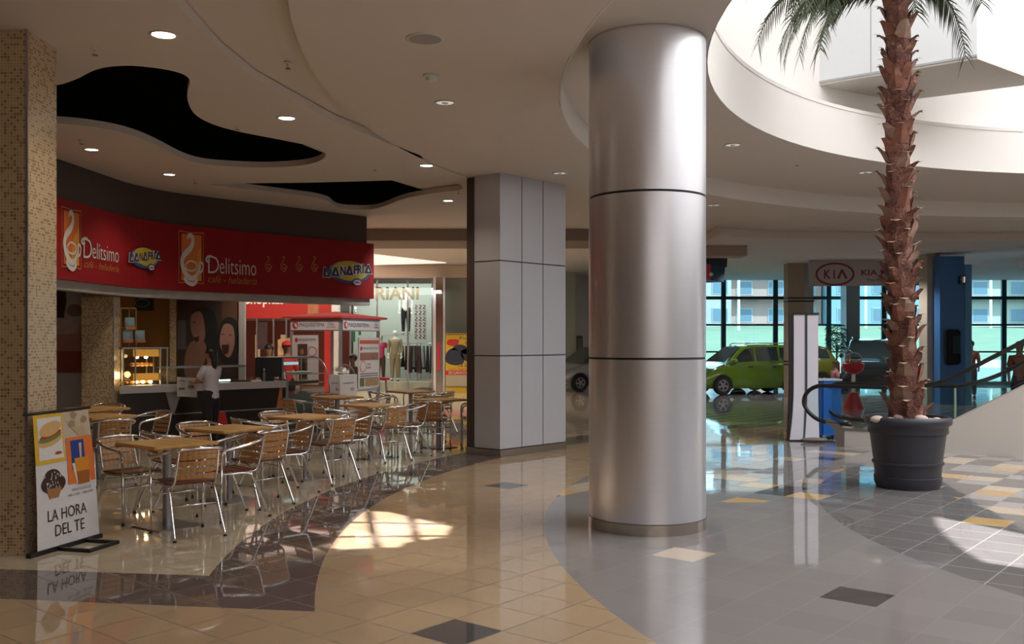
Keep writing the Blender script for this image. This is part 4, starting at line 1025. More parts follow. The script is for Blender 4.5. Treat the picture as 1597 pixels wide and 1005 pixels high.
for f in (kl, kr):
    z0, z1 = Z(515, 19.4), Z(500, 19.4); L = f.len
    pn = obj('name_board', fbox(f, .02, L-.02, z0, z1, .01, .05), M_kw, t)
    poly(f, ell(.14*L/1.0 if 0 else .12, (z0+z1)/2, .07, .075, 18), .055, M_rd, 'round_mark', pn); poly(f, ell(.135, (z0+z1)/2, .03, .05, 12, .5), .058, M_kw, 'mark_swirl', pn)
    text(f, 'MAQUISISTEMA', .22, (z0+z1)/2-.045, L*.60-.1, .09, M_nv, parent=pn, off=.055)
    text(f, 'CASA', L-.26, (z0+z1)/2-.005, .14, .05, M_nv, parent=pn, off=.055); text(f, 'AHORRO', L-.28, (z0+z1)/2-.06, .20, .045, M_rd, parent=pn, off=.055)
    poly(f, [(L-.25, (z0+z1)/2+.05), (L-.19, (z0+z1)/2+.09), (L-.13, (z0+z1)/2+.05), (L-.19, (z0+z1)/2+.075)], .056, mat('kiosk_house', (.25, .3, .5), .5), 'house_mark', pn)
    for zz in (z0-.02, z1+.0): obj('rail', fbox(f, 0, f.len, zz, zz+.03, -.02, .03), M_kal, t)
# left poster panel
sL0, zT = kl.pix(457, 523); sL1, zB = kl.pix(497, 592)
pn = obj('poster_panel', fbox(kl, sL0, sL1, .75, zT, .0, .03), M_kw, t)
text(kl, 'MAQUISISTEMA', sL0+.15, zT-.13, sL1-sL0-.2, .06, M_nv, parent=pn, off=.034); poly(kl, ell(sL0+.10, zT-.10, .035, .045, 12), .034, M_rd, 'round_mark', pn)
poly(kl, [(sL0+.13, zT-.9), (sL0+.36, zT-.9), (sL0+.36, zT-.18), (sL0+.13, zT-.18)], .034, mat('poster_photo', (.12, .06, .05), .5, var=.4, scale=12), 'photo', pn)
poly(kl, ell(sL0+.24, zT-.34, .045, .06, 16), .037, M_skin, 'printed_face', pn); poly(kl, [(sL0+.15, zT-.85), (sL0+.34, zT-.85), (sL0+.29, zT-.42), (sL0+.19, zT-.42)], .037, M_dktr, 'printed_suit', pn)
ribbon_obj(kl, ell(sL1-.13, zT-.33, .10, .09, 16)+[(sL1-.03, zT-.33)], .012, .036, M_rd, 'printed_ring', pn)
# right poster panel
sR0, zT = kr.pix(558, 527); sR1, zB = kr.pix(590, 603)
pn = obj('poster_panel', fbox(kr, sR0, sR1-.02, zB, zT, .0, .03), M_kw, t, label='white poster panel with red and blue printing')
WR = sR1-sR0-.06
poly(kr, [(sR0+.02, zT-.13), (sR1-.04, zT-.13), (sR1-.04, zT-.05), (sR0+.02, zT-.05)], .034, mat('poster_salmon', (.55, .12, .08), .5), 'red_band', pn)
text(kr, 'MAQUISISTEMA', sR0+.13, zT-.25, WR-.14, .05, M_nv, parent=pn, off=.034); poly(kr, ell(sR0+.08, zT-.225, .035, .05, 12), .034, M_rd, 'round_mark', pn)
poly(kr, [(sR0+.03, zT-.47), (sR1-.06, zT-.47), (sR1-.06, zT-.31), (sR0+.03, zT-.31)], .034, mat('poster_photo2', (.30, .14, .12), .5, var=.6, scale=18), 'photo', pn)
ribbon_obj(kr, ell(sR0+.15, zT-.60, .11, .11, 16)+[(sR0+.26, zT-.60)], .012, .036, M_rd, 'printed_ring', pn)
text(kr, 'CASA', sR0+.32, zT-.58, .14, .05, M_nv, parent=pn, off=.034); text(kr, 'AHORRO', sR0+.29, zT-.65, .20, .045, M_rd, parent=pn, off=.034)
for k in range(3): obj('printed_line', fbox(kr, sR0+.04, sR1-.08, zT-.76-k*.045, zT-.745-k*.045, .03, .033), M_nv, pn)
poly(kr, [(sR0+.03, zB+.03), (sR0+.2, zB+.03), (sR0+.2, zB+.2), (sR0+.03, zB+.2)], .034, mat('poster_photo3', (.12, .14, .06), .5, var=.6, scale=18), 'photo', pn)
poly(kr, [(sR0+.24, zB+.03), (sR1-.06, zB+.03), (sR1-.06, zB+.2), (sR0+.24, zB+.2)], .034, mat('poster_photo4', (.40, .26, .14), .5, var=.4, scale=18), 'photo', pn)
obj('counter_rail', fbox(kr, sR0-.1, kr.len, zB-.06, zB-.02, -.02, .04), M_kal, t)
# white hexagonal promo table with clear dome
hx, hy = X(541, 19.0), 18.6
t = thing('raffle_stand', 'white box stand with a clear dome full of paper slips', 'stand', (hx, hy, 0))
zt_ = Z(585, hy)
hp_ = [(hx-.27, hy+.02), (hx-.02, hy-.26), (hx+.25, hy+.02), (hx+.22, hy+.28), (hx-.22, hy+.28)]
obj('cabinet', slab(hp_, [], 0, zt_), M_kw, t)
for f in (frame(hp_[0], hp_[1]), frame(hp_[1], hp_[2])): text(f, 'MAQUISISTEMA', .08, zt_-.17, f.len-.14, .032, M_nv, parent=t, off=.004); poly(f, ell(f.len-.10, zt_-.27, .05, .03, 12), .004, mat('kiosk_pink', (.5, .3, .3), .5), 'printed_mark', t)
dm = nb(); lathe(dm, [(.225*math.cos(a), zt_+.21*math.sin(a)) for a in [i*PI/16 for i in range(9)]], hx, hy+.03, 24); obj('clear_dome', dm, M_glass, t, True)
sl = nb()
for i in range(22):
    a = random.random()*6.28; r_ = random.random()*.12; M = Matrix.Translation((hx+r_*math.cos(a), hy+.03+r_*math.sin(a), zt_+.02+random.random()*.10)) @ Matrix.Rotation(random.random()*3, 4, 'X') @ Matrix.Rotation(random.random()*3, 4, 'Z'); box(sl, -.05, .05, -.03, .03, -.001, .001, M)
o = obj('paper_slips', sl, mat('paper', (.75, .68, .64), .8)); tag(o, 'loose paper slips piled inside the clear dome', 'paper slips', kind='stuff')
# bar stool beyond
t = thing('bar_stool', 'thin metal bar stool with a red seat beside the kiosk', 'stool', (X(596, 22), 22, 0))
x0 = X(596, 22); obj('seat', lathe(nb(), [(0, .74), (.17, .74), (.17, .79), (0, .80)], x0, 22, 20), M_redc, t, True, angle=40)
for a in (45, 135, 225, 315): obj('leg', tube(nb(), [(x0+.12*math.cos(R(a)), 22+.12*math.sin(R(a)), .74), (x0+.2*math.cos(R(a)), 22+.2*math.sin(R(a)), 0)], .012, 6), M_chrome, t)
obj('foot_ring', tube(nb(), [(x0+.175*math.cos(i*PI/8), 22+.175*math.sin(i*PI/8), .25) for i in range(17)], .010, 6), M_chrome, t)

# ================================================================== SHOPS AT THE BACK
SD = 31.0
sf = frame((X(300, SD), SD), (X(742, SD), SD)); q = sf.pix
# beam, skylight panel and fascia above the shops
bm = nb(); box(bm, -13.9, X(742, SD), 30.85, 31.25, 3.66, 4.07); S_('ceiling_shop_fascia', bm, mat('fascia_paint', (.62, .52, .42), .8, var=.02))
cv = [tuple(P(583, 398, 4.05).xy), tuple(P(696, 411, 4.05).xy), (P(583, 418, 4.05).x, 30.8), (-13, 30.8), (-13, 22.9)]
o = obj('skylight_panel', slab(cv, [], 4.055, 4.075), mat('skylight_glow', (1, 1, 1), .5, emit=(1, .72, .64), es=.85)); tag(o, 'glowing triangular ceiling skylight above the shops', 'ceiling light')  # emissive panel stands in for daylight through a skylight
M_shopw = mat('shop_cream', (.50, .48, .42), .7, var=.02); M_shopr = mat('shop_red', (.42, .02, .015), .5, var=.04, scale=2)
# red shop: bulkhead with white lettering, dark interior
t = thing('red_shopfront', 'bright red shop front with white lettering seen under the café sign', 'shop', (sf(0, 0).x+4, SD, 0))
a, b = q(300, 497), q(517, 460)
obj('header', fbox(sf, a[0], b[0], a[1], 3.65, -.3, 0), M_shopr, t)
text(sf, 'Chopitas', q(378, 480)[0], q(380, 479.5)[1], q(443, 480)[0]-q(378, 480)[0], .44, mat('shop_letter_white', (.75, .68, .62), .5, emit=(1, .8, .7), es=.25), parent=t, off=.02, bold=.02)
obj('side_pier', fbox(sf, q(506, 500)[0], b[0], 0, 3.65, -.3, .01), M_shopr, t)
obj('interior_wall', fbox(sf, a[0], b[0], 0, a[1], -3.6, -3.5), mat('red_shop_inside', (.20, .03, .02), .7, var=.2, scale=2), t)
obj('glass_front', fbox(sf, a[0], q(506, 500)[0], .0, a[1], -.06, -.04), M_glass, t)
for px in (372, 400, 426, 446): obj('mullion', fbox(sf, q(px, 500)[0]-.02, q(px, 500)[0]+.02, 0, a[1], -.09, -.03), M_stl, t)
poly(sf, [q(402, 545), q(417, 545), q(417, 503), q(402, 503)], .0, mat('fashion_poster', (.05, .03, .03), .5, var=.6, scale=6), 'poster', t); poly(sf, [q(480, 491), q(497, 491), q(497, 474), q(480, 474)], .005, mat('face_poster', (.40, .16, .08), .5, var=.5, scale=5), 'printed_face', t)
poly(sf, [q(433, 560), q(452, 560), q(452, 527), q(433, 530)], -.02, mat('candy_display', (.45, .30, .16), .5, var=.8, scale=7), 'candy_display', t)
for px in (389, 430): poly(sf, [q(px-4, 562), q(px+4, 562), q(px+4, 522), q(px-4, 522)], -1.0, mat('lit_shelf', (.5, .35, .2), .5, emit=(1, .6, .3), es=.25), 'lit_shelf', t)
lamp('AREA', 'red_shop_lights', sf(3.2, 3.4, 1.6), 22, (1, .82, .7), (.0, .5, -.9), size=3)
# pale pier between the shops
t = thing('shop_pier', 'pale pier between the red shop and the clothes shop', 'pillar', (q(522, 500)[0]+sf(0, 0).x, SD, 0))
obj('pier', fbox(sf, q(518, 500)[0], q(528, 500)[0], 0, 3.65, -.3, .12), mat('pier_white', (.62, .57, .53), .6), t)
# clothes shop
t = thing('clothes_shopfront', 'bright clothes shop with a glass front and big raised letters', 'shop', (sf(q(610, 500)[0], 0).x, SD, 0))
a, b = q(528, 497), q(676, 432)
obj('back_wall', fbox(sf, a[0], b[0], 0, 3.65, -3.0, -2.9), mat('shop_back', (.50, .54, .50), .7, var=.03), t)
obj('platform', fbox(sf, a[0], b[0], 0, .30, -2.9, -.12), mat('shop_platform', (.52, .46, .38), .5), t)
obj('glass_front', fbox(sf, a[0], b[0], 0, 3.55, -.03, -.015), M_glass, t)
obj('upper_shelf', fbox(sf, q(586, 500)[0], b[0]-.5, q(600, 524)[1], q(600, 524)[1]+.05, -1.6, -1.0), M_shopw, t)
for px in (546, 588, 636, 674): obj('mullion', fbox(sf, q(px, 500)[0]-.025, q(px, 500)[0]+.025, 0, 3.6, -.05, 0), M_stl, t)
text(sf, 'RIANI', q(586, 467)[0], q(586, 468)[1], q(653, 467)[0]-q(586, 467)[0], .42, mat('brass_letters', (.28, .22, .14), .35, .6), parent=t, off=.03, ext=.02, bold=.02)
obj('patterned_panel', fbox(sf, q(641, 500)[0], q(661, 500)[0], q(650, 531)[1], q(650, 473)[1], -1.02, -.98), mat('damask_white', (.55, .5, .48), .6), t)
for i in range(3):
    for k in range(6):
        (s_, z_) = q(644.5+i*6.5, 477+k*9.5); ribbon_obj(sf, [(s_-.04, z_+.06), (s_+.03, z_+.03), (s_, z_-.02), (s_-.04, z_-.05), (s_+.04, z_-.08)], .022, -.97, mat('damask_dark', (.05, .04, .05), .6), 'ornament', t)
poly(sf, [q(548, 533), q(554, 533), q(554, 517), q(548, 517)], -.01, mat('sign_green', (.02, .09, .05), .6), 'emergency_sticker', t); poly(sf, [q(559, 523), q(563, 523), q(563, 517), q(559, 517)], -.01, MC['sign_green'], 'emergency_sticker', t)
for k in range(9):
    p = sf(q(545+random.random()*8, 0)[0], q(0, 455+k*6)[1], -1.0)
    obj('glass_bead', ball(nb(), p, .035), M_tubew if k % 4 == 0 else M_chrome, t, True)
lamp('AREA', 'clothes_shop_lights', sf(q(605, 500)[0], 3.5, -.8), 120, (.97, 1, .93), (0, .2, -1), size=3.5)
def mann(px, pt, dpt, h, top, leg, words, z=0, arms=None, rz=R(180), sleeve=.9):
    d = SD+dpt; person('mannequin', words, (X(px, d), d, z), rz, h, top, leg, skin_=M_plaster, bald=True, arms=arms, sleeve=sleeve, cat='mannequin', group='shop mannequins', shoes=mat('shoe_grey', (.2, .2, .2), .5))
M_tan = mat('tan_cloth', (.36, .27, .16), .8); M_hot = mat('hot_pink_cloth', (.60, .05, .14), .8)
mann(633, 0, 1.35, 1.62, M_plaster, M_dktr, 'mannequin in black trousers on the raised shelf below the letters', z=q(600, 524)[1]*1.0+.05+.0)
mann(616, 0, .9, 1.72, M_tan, M_tan, 'mannequin in a tan jacket and trousers in the window', z=.30)
mann(594, 0, 1.25, 1.55, M_hot, mat('rust_cloth', (.10, .05, .03), .8), 'mannequin in a bright pink top with one hand on its hip', z=.30, arms=(((-.155, -.01, .63), (-.165, .03, .49)), ((.19, -.03, .66), (.10, .05, .60))), sleeve=.3)
# clothes rails
for k, (px, dd) in enumerate(((640, 1.6), (655, 2.2), (667, 1.2))):
    d = SD+dd; x0 = X(px, d); t = thing('clothes_rail', 'clothes rail hung with dark garments, '+('left', 'middle', 'right')[k]+' one in the shop', 'clothes rail', (x0, d, .3), 0, 'clothes rails')
    r_ = nb(); tube(r_, [(x0-.35, d, .30), (x0-.35, d, 1.55), (x0+.35, d, 1.55), (x0+.35, d, .30)], .015, 6); obj('rail_frame', r_, M_chrome, t)
    for i in range(5):
        c = (M_dktr, M_dktr, mat('plum_cloth', (.08, .02, .03), .8), mat('grey_cloth', (.2, .2, .2), .8))[(i+k) % 4]
        x = x0-.26+i*.13; g_ = nb(); ln = .75+.2*((i*7+k) % 3)/2; v = [g_.verts.new(p) for p in ((x-.05, d-.2, 1.50-ln), (x+.05, d-.2, 1.50-ln), (x+.05, d+.2, 1.50-ln), (x-.05, d+.2, 1.50-ln), (x-.02, d-.16, 1.46), (x+.02, d-.16, 1.46), (x+.02, d+.16, 1.46), (x-.02, d+.16, 1.46))]
        for f_ in ((0, 1, 5, 4), (1, 2, 6, 5), (2, 3, 7, 6), (3, 0, 4, 7), (4, 5, 6, 7), (3, 2, 1, 0)): g_.faces.new([v[n_] for n_ in f_])
        o = obj('garment', g_, c); tag(o, 'dark garment hanging on the '+('left', 'middle', 'right')[k]+' clothes rail', 'garment', 'garments on the %s rail' % ('left', 'middle', 'right')[k])
# mirrored pier and grey wall with the yellow car poster
t = thing('mirrored_pier', 'mirror clad pier with a red stripe at the edge of the clothes shop', 'pillar', (X(684, 30.6), 30.6, 0))
mf2 = frame((X(676, 30.5), 30.5), (X(694, 30.5), 30.5)); obj('core', fbox(mf2, .08, mf2.len-.06, 0, 3.65, -.3, 0), mat('mirror_steel', (.62, .56, .50), .12, .9, var=.2, scale=4), t)
obj('white_edge', fbox(mf2, 0, .075, 0, 3.65, -.2, .02), M_kw, t); obj('red_stripe', fbox(mf2, .12, .20, mf2.pix(0, 578)[1], mf2.pix(0, 535)[1], 0, .02), M_redc, t)
obj('white_edge', fbox(mf2, mf2.len-.055, mf2.len, 0, 3.65, -.2, .02), M_kw, t)
bm = nb(); box(bm, X(694, 31), X(760, 31), 31.0, 31.25, 0, 3.66); S_('wall_shop_side', bm, mat('sage_wall', (.24, .27, .25), .7, var=.02))
yf = frame((X(695, 30.2), 30.2), (X(752, 30.2), 30.2)); y0, y1 = yf.pix(0, 606)[1], yf.pix(0, 520)[1]
t = thing('car_poster', 'yellow poster with dark cars and checkered borders against the sage wall', 'poster', (X(722, 30.2), 30.2, 0))
obj('board', fbox(yf, 0, yf.len, 0, y1, -.04, 0), mat('poster_yellow', (.60, .40, .03), .5), t)
M_ch = mat('checker_dark', (.02, .02, .02), .5)
for zz in (y0+.02, y1-.06):
    b = nb(); 
    for i in range(24):
        for k in range(2):
            if (i+k) % 2: s_ = i*yf.len/24; vs = [b.verts.new(yf(*c, .004)) for c in ((s_, zz+k*.025), (s_+yf.len/24, zz+k*.025), (s_+yf.len/24, zz+k*.025+.025), (s_, zz+k*.025+.025))]; b.faces.new(vs)
    obj('checker_border', b, M_ch, t)
yp = yf.pix
poly(yf, [(0, y0+.07), (yf.len, y0+.07), (yf.len, yp(0, 586)[1]), (0, yp(0, 586)[1])], .003, mat('poster_pale', (.45, .40, .28), .5), 'pale_band', t); poly(yf, [(0, yp(0, 585)[1]), (yf.len, yp(0, 585)[1]), (yf.len, yp(0, 578)[1]), (0, yp(0, 578)[1])], .004, M_rd, 'red_band', t)
text(yf, 'EN GARANTIA DE POR', .1, yp(0, 584)[1], .95, .10, M_kw, parent=t, off=.006); text(yf, 'Prog', yp(717, 0)[0], yp(0, 532)[1], .33, .14, M_nv, parent=t, off=.004); text(yf, 'M', yp(726, 0)[0], yp(0, 539)[1], .12, .11, M_nv, parent=t, off=.004)
text(yf, 'U$ 2,5', yp(714, 0)[0], yp(0, 573)[1], .36, .12, M_nv, parent=t, off=.004); text(yf, 'Unica Pago', yp(700, 0)[0], yp(0, 578)[1]+.005, .5, .07, M_rd, parent=t, off=.004)
poly(yf, sm([yp(697, 537), yp(700, 530), (yp(714, 530)), yp(715, 536), yp(706, 540)]), .004, M_rd, 'red_burst', t)
for c in ([(696, 565), (696, 552), (704, 544), (714, 546), (722, 555), (723, 566), (710, 570)], [(704, 546), (712, 538), (724, 539), (731, 546), (732, 552), (722, 552), (714, 546)], [(719, 548), (733, 543), (745, 546), (748, 562), (735, 566), (722, 560)]):
    poly(yf, sm([yp(*p) for p in c]), .005, mat('printed_car', (.03, .035, .06), .5, var=.5, scale=5), 'printed_car', t)
# pale lit pier and easel poster seen between the clad pillar and the column
bm = nb(); box(bm, X(872, 34.2), X(898, 34.2), 34.2, 34.8, 0, 4.07); t = thing('distant_pier', 'pale grey green pier seen between the clad pillar and the round column', 'pillar', (X(888, 33), 32.8, 0)); obj('pier', bm, mat('pier_green', (.42, .44, .38), .7), t)
ef = frame((X(899, 34), 34), (X(909, 34), 34)); t = thing('framed_poster', 'narrow framed dark poster leaning at the back wall beside the silver car', 'poster', (X(904, 34), 34, 0))
obj('poster_frame', fbox(ef, 0, ef.len, .0, ef.pix(0, 524)[1], -.04, 0), M_black2, t); obj('poster_sheet', fbox(ef, .03, ef.len-.03, .5, ef.pix(0, 526)[1]-.05, 0, .01), mat('poster_mixed', (.14, .12, .10), .5, var=.9, scale=4), t)
# ================================================================== SHOWROOM WINDOWS AND OUTDOORS
M_mull = mat('window_mullion', (.02, .07, .08), .4, .2); M_wglass = glass_mat('tinted_window', (.74, .93, .98), .8)
WD = 35.8
bm = nb(); box(bm, 5.71, 26, 35.75, 35.95, 0, .12); S_('trim_sill', bm, mat('sill_grey', (.30, .34, .36), .6))
def window(n, xa, xb, zt=3.9, zb=.12):
    w = S_('window_%d' % n, fbox(frame((xa, WD), (xb, WD)), 0, xb-xa, zb, zt, -.01, 0), M_wglass)
    return w
def bar(x0, x1, z0, z1, w, dz=.06): 
    o = obj('mullion', fbox(frame((x0, WD-.03), (x1, WD-.03)), 0, x1-x0, z0, z1, -dz, .03), M_mull, None); o['kind'] = 'structure'; o.parent = w; return o
cols = [1040, 1128, 1209, 1292, 1378, 1452, 1565, 1650, 1740]
for i in range(len(cols)-1):
    xa, xb = X(cols[i], WD), X(cols[i+1], WD); w = window(i+1, xa, xb)
    bar(xa-.09, xa+.09, .12, 3.9, w)
    for py, hh in ((465, .06), (507, .035), (549, .03)): bar(xa+.09, xb-.09, Z(py, WD)-hh, Z(py, WD)+hh, w)
bm = nb(); box(bm, 22.6, 26, 35.8, 35.95, .12, 3.9); S_('wall_back_right', bm, M_wall)
# outside: pavement, rising lawn, houses
bm = nb(); box(bm, -40, 120, 36.3, 60, -.12, -.02); S_('pavement', bm, mat('asphalt_pale', (.13, .15, .155), .9, var=.05, scale=1))
g = nb(); vs = []
xs = [-40+i*8 for i in range(24)]; ysz = [(60, -.02), (64, .5), (75, 1.6), (88, 2.6), (98, 3.1), (99.8, 3.1)]
for y_, z_ in ysz: vs.append([g.verts.new((x_, y_, z_+.25*math.sin(x_*.13+y_*.1)*(z_ > .1))) for x_ in xs])
for a, b in zip(vs, vs[1:]):
    for i in range(len(xs)-1): g.faces.new((a[i], a[i+1], b[i+1], b[i]))
o = obj('lawn', g, mat('grass', (.085, .115, .068), .9, var=.25, scale=.6), smooth=True); tag(o, 'green lawn bank rising outside the showroom windows', 'lawn', kind='stuff')
bm = nb(); box(bm, -40, 120, 59.4, 59.7, -.02, .45); o = obj('low_wall', bm, mat('low_wall_white', (.6, .62, .62), .8)); tag(o, 'low pale wall at the foot of the lawn', 'wall')
M_pane = mat('house_pane', (.09, .13, .17), .3)
HC = [((.55, .50, .48), 'pale grey'), ((.60, .34, .28), 'salmon'), ((.25, .42, .55), 'blue'), ((.62, .56, .48), 'cream'), ((.50, .42, .44), 'rose'), ((.40, .48, .52), 'slate')]
x = 14
for i in range(9):
    c, nm = HC[i % 6]; wd = 9+(i*5 % 4); h_ = 9+(i*3 % 4)*1.1; y_ = 100+(i % 2)*2
    t = thing('apartment_house', '%s terraced house beyond the lawn, number %s from the left' % (nm, ('one', 'two', 'three', 'four', 'five', 'six', 'seven', 'eight', 'nine')[i]), 'house', (x+wd/2, y_, 2.6))
    m_ = mat('house_'+nm.replace(' ', '_'), [v*.42+.04 for v in c], .8, var=.04, scale=1); bm = nb(); box(bm, x, x+wd-.2, y_, y_+8, 2.6, 2.6+h_); obj('wall', bm, m_, t)
    hf = frame((x, y_), (x+wd, y_)); obj('parapet', fbox(hf, -.0, wd-.2, 2.6+h_, 2.9+h_, -.2, .25), m_, t)
    for fl in range(3):
        for k in range(3):
            s_ = .8+k*wd/3; z_ = 3.6+fl*2.9; wn = obj('window', fbox(hf, s_, s_+1.7, z_, z_+1.5, -.05, .04), mat('house_window_frame', (.26, .29, .31), .6), t); obj('pane', fbox(hf, s_+.1, s_+1.6, z_+.1, z_+1.4, .03, .06), M_pane, wn)
        if i % 2: obj('balcony', fbox(hf, .5, wd-.8, 3.1+fl*2.9, 3.4+fl*2.9, 0, .9), m_, t)
    x += wd
for i, (px, d) in enumerate(((1152, 90), (1249, 92), (1350, 90), (1545, 90))):
    t = thing('lamp_post', 'pale street lamp post before the houses, '+('leftmost', 'second', 'third', 'rightmost')[i], 'lamp post', (X(px, d), d, 2.8)); obj('pole', cyl(nb(), (X(px, d), d), .12, 2.6, 9, 8), M_kw, t)
    obj('lamp_head', fbox(frame((X(px, d), d), (X(px, d)+1, d)), 0, 1.0, 8.9, 9.05, -.1, .1), M_kw, t)

# ================================================================== CARS
M_tyre = mat('tyre_rubber', (.012, .012, .012), .8); M_rim = mat('alloy_rim', (.45, .46, .48), .3, .8); M_cglass = mat('car_glass', (.03, .045, .05), .05, coat=1)
M_head = mat('headlamp_glass', (.6, .62, .64), .1); M_tail = mat('tail_lamp', (.4, .02, .02), .2); M_trim = mat('car_black_trim', (.012, .012, .013), .4)
def car(name, label, loc, rz, L, Wd, H, paint, belt=.60, hood=.28, suv=False, wheelr=.29, rack=False):
    """local frame: front at -x, length along x, left side of the viewer at -y"""
    t = thing(name, label, 'car', loc, rz); M = mw(t); hw = Wd/2; zb = H*belt; clr = .19 if not suv else .26
    # stations: x, belt height, roof height, half width
    ws = hood*L; st = [(-.5, .50, .50, .72), (-.485, .56, .56, .86), (-.42, .80, .80, .95), (-.5+hood*.95, .985, .985, 1.0), (-.5+hood+.02, 1.0, 1.0, 1.0), (-.5+hood+.17, 1.01, .93/belt*1.0, 1.0), (-.5+hood+.24, 1.02, .985/belt, 1.0), (.10, 1.03, 1/belt, 1.0), (.30, 1.05, .985/belt, 1.0), (.40, 1.05, .93/belt, .98), (.465, 1.0, 1.02 if not suv else 1.3, .95), (.495, .80, .80, .88), (.5, .55, .55, .80)]
    bm = nb(); rings = []
    for xx, b_, r_, w_ in st:
        x_ = xx*L; w = hw*w_; zbel = zb*b_; zr = max(zbel, zb*r_); gh = zr-zbel
        tw = w*(1-.26*min(1, gh/(H*(1-belt))))
        rings.append([(x_, s*a, z) for s, a, z in ((-1, w*.90, clr), (-1, w*.99, clr+.10), (-1, w, zbel*.60), (-1, w*.975, zbel*.93), (-1, w*.93, zbel), (-1, tw*.99, zbel+gh*.90), (-1, tw*.90, zr), (1, tw*.90, zr), (1, tw*.99, zbel+gh*.90), (1, w*.93, zbel), (1, w*.975, zbel*.93), (1, w, zbel*.60), (1, w*.99, clr+.10), (1, w*.90, clr))])
    V_ = [[bm.verts.new(M @ Vector(p)) for p in r] for r in rings]; n = 14
    for a, b in zip(V_, V_[1:]):
        for k in range(n): bm.faces.new((a[k], a[(k+1) % n], b[(k+1) % n], b[k]))
    bm.faces.new(V_[0]); bm.faces.new(V_[-1][::-1])
    bd = obj('body', bm, paint, t, True, angle=35)
    def lw(p): return M @ Vector(p)
    def patch(name_, pts, m, par=t, off=(0, 0, 0)):
        b = nb(); b.faces.new([b.verts.new(lw(Vector(p)+Vector(off))) for p in pts]); return obj(name_, b, m, par)
    def side(s, xx, f):     # point on the greenhouse side: f 0 belt .. 1 roof edge
        for (x0, b0_, r0, w0), (x1, b1_, r1, w1) in zip(st, st[1:]):
            if x0 <= xx <= x1:
                k = (xx-x0)/(x1-x0); bb = zb*(b0_+(b1_-b0_)*k); rr = max(bb, zb*(r0+(r1-r0)*k)); ww = hw*(w0+(w1-w0)*k); gh = rr-bb; tw = ww*(1-.26*min(1, gh/(H*(1-belt))))
                y0, y1 = ww*.93, tw*.99; return (xx*L, s*(y0+(y1-y0)*f+.012), bb+gh*.90*f)
    a0 = -.5+hood
    for s in (-1, 1):
        patch('side_window', [side(s, a0+.08, .10), side(s, a0+.17, .10), side(s, a0+.28, .10), side(s, a0+.28, .97), side(s, a0+.20, .93), side(s, a0+.15, .80)], M_cglass)
        patch('side_window', [side(s, a0+.30, .10), side(s, a0+.50, .10), side(s, a0+.50, .97), side(s, a0+.30, .97)], M_cglass)
        patch('side_window', [side(s, a0+.52, .15), side(s, .40, .2), side(s, .375, .93), side(s, a0+.52, .97)], M_cglass)
        for xw in (-.315, .315):
            wc = lw((xw*L, s*(hw-.05), wheelr)); ax = (M.to_3x3() @ Vector((0, s, 0)))
            rot = Vector((0, 0, 1)).rotation_difference(ax).to_matrix().to_4x4(); T = Matrix.Translation(wc) @ rot
            b = nb(); lathe(b, [(wheelr*.62, -.08), (wheelr*.95, -.10), (wheelr, -.06), (wheelr, .06), (wheelr*.95, .10), (wheelr*.62, .085), (wheelr*.62, -.08)], 0, 0, 28); bmesh.ops.transform(b, matrix=T, verts=b.verts); wl = obj('wheel', b, M_tyre, t, True, angle=35)
            b = nb(); lathe(b, [(wheelr*.63, .07), (wheelr*.56, .05), (wheelr*.50, .06)], 0, 0, 28); cyl(b, (0, 0), wheelr*.16, .05, .08, 12)
            for k in range(5):
                an = k*2*PI/5; box(b, 0, wheelr*.58, -.028, .028, .055, .075, Matrix.Rotation(an, 4, 'Z'))
            bmesh.ops.transform(b, matrix=T, verts=b.verts); obj('rim', b, M_rim, wl, False)
            b = nb(); lathe(b, [(0, .03), (wheelr*.6, .03)], 0, 0, 20); bmesh.ops.transform(b, matrix=T, verts=b.verts); obj('brake_disc', b, M_trim, wl)
            b = nb(); rr_ = wheelr*1.13; pv = [b.verts.new(lw((xw*L+rr_*math.cos(k*PI/14), s*(hw*1.003), wheelr+rr_*math.sin(k*PI/14)))) for k in range(15)]; pv.append(b.verts.new(lw((xw*L-rr_, s*(hw*1.003), clr)))); pv.append(b.verts.new(lw((xw*L+rr_, s*(hw*1.003), clr)))); b.faces.new(pv); obj('wheel_arch', b, M_trim, t)
            for v in wl.data.vertices: pass
        x_m = a0*L+.09*L; b = nb(); ball(b, lw((x_m, s*(hw+.08), zb*1.08)), .07, .09, .07, 10); obj('door_mirror', b, paint if not suv else M_trim, t, True)
        for xh in (a0+.24, a0+.46): b = nb(); box(b, xh*L-.08, xh*L+.08, s*(hw*.985)-.015, s*(hw*.985)+.015, zb*.88, zb*.88+.03, M); obj('door_handle', b, M_trim, t)
        b = nb(); ball(b, lw((-.475*L, s*hw*.66, zb*.66)), .10, .15, .09, 12); obj('headlamp', b, M_head, t, True)
        b = nb(); box(b, .485*L, .492*L+.01, s*hw*.80-.08, s*hw*.80+.08, zb*.62, zb*1.0, M); obj('tail_lamp', b, M_tail, t)
        if rack: obj('roof_rail', tube(nb(), [lw((a0*L+.22*L, s*hw*.66, H*.985)), lw((a0*L+.25*L, s*hw*.66, H+.04)), lw((.30*L, s*hw*.66, H+.04)), lw((.33*L, s*hw*.66, H*.975))], .018, 6), M_rim, t)
    x0, x1 = (a0+.02)*L, (a0+.185)*L; z0, z1 = zb*1.015, H*.935; y0, y1 = hw*.85, hw*.66
    patch('windscreen', [(x0, -y0, z0), (x0, y0, z0), (x1, y1, z1), (x1, -y1, z1)], M_cglass, off=(-.035, 0, .03))
    patch('rear_window', [(.462*L, -hw*.80, z0+.06), (.462*L, hw*.80, z0+.06), (.415*L, hw*.62, H*.90), (.415*L, -hw*.62, H*.90)], M_cglass, off=(.02, 0, .01))
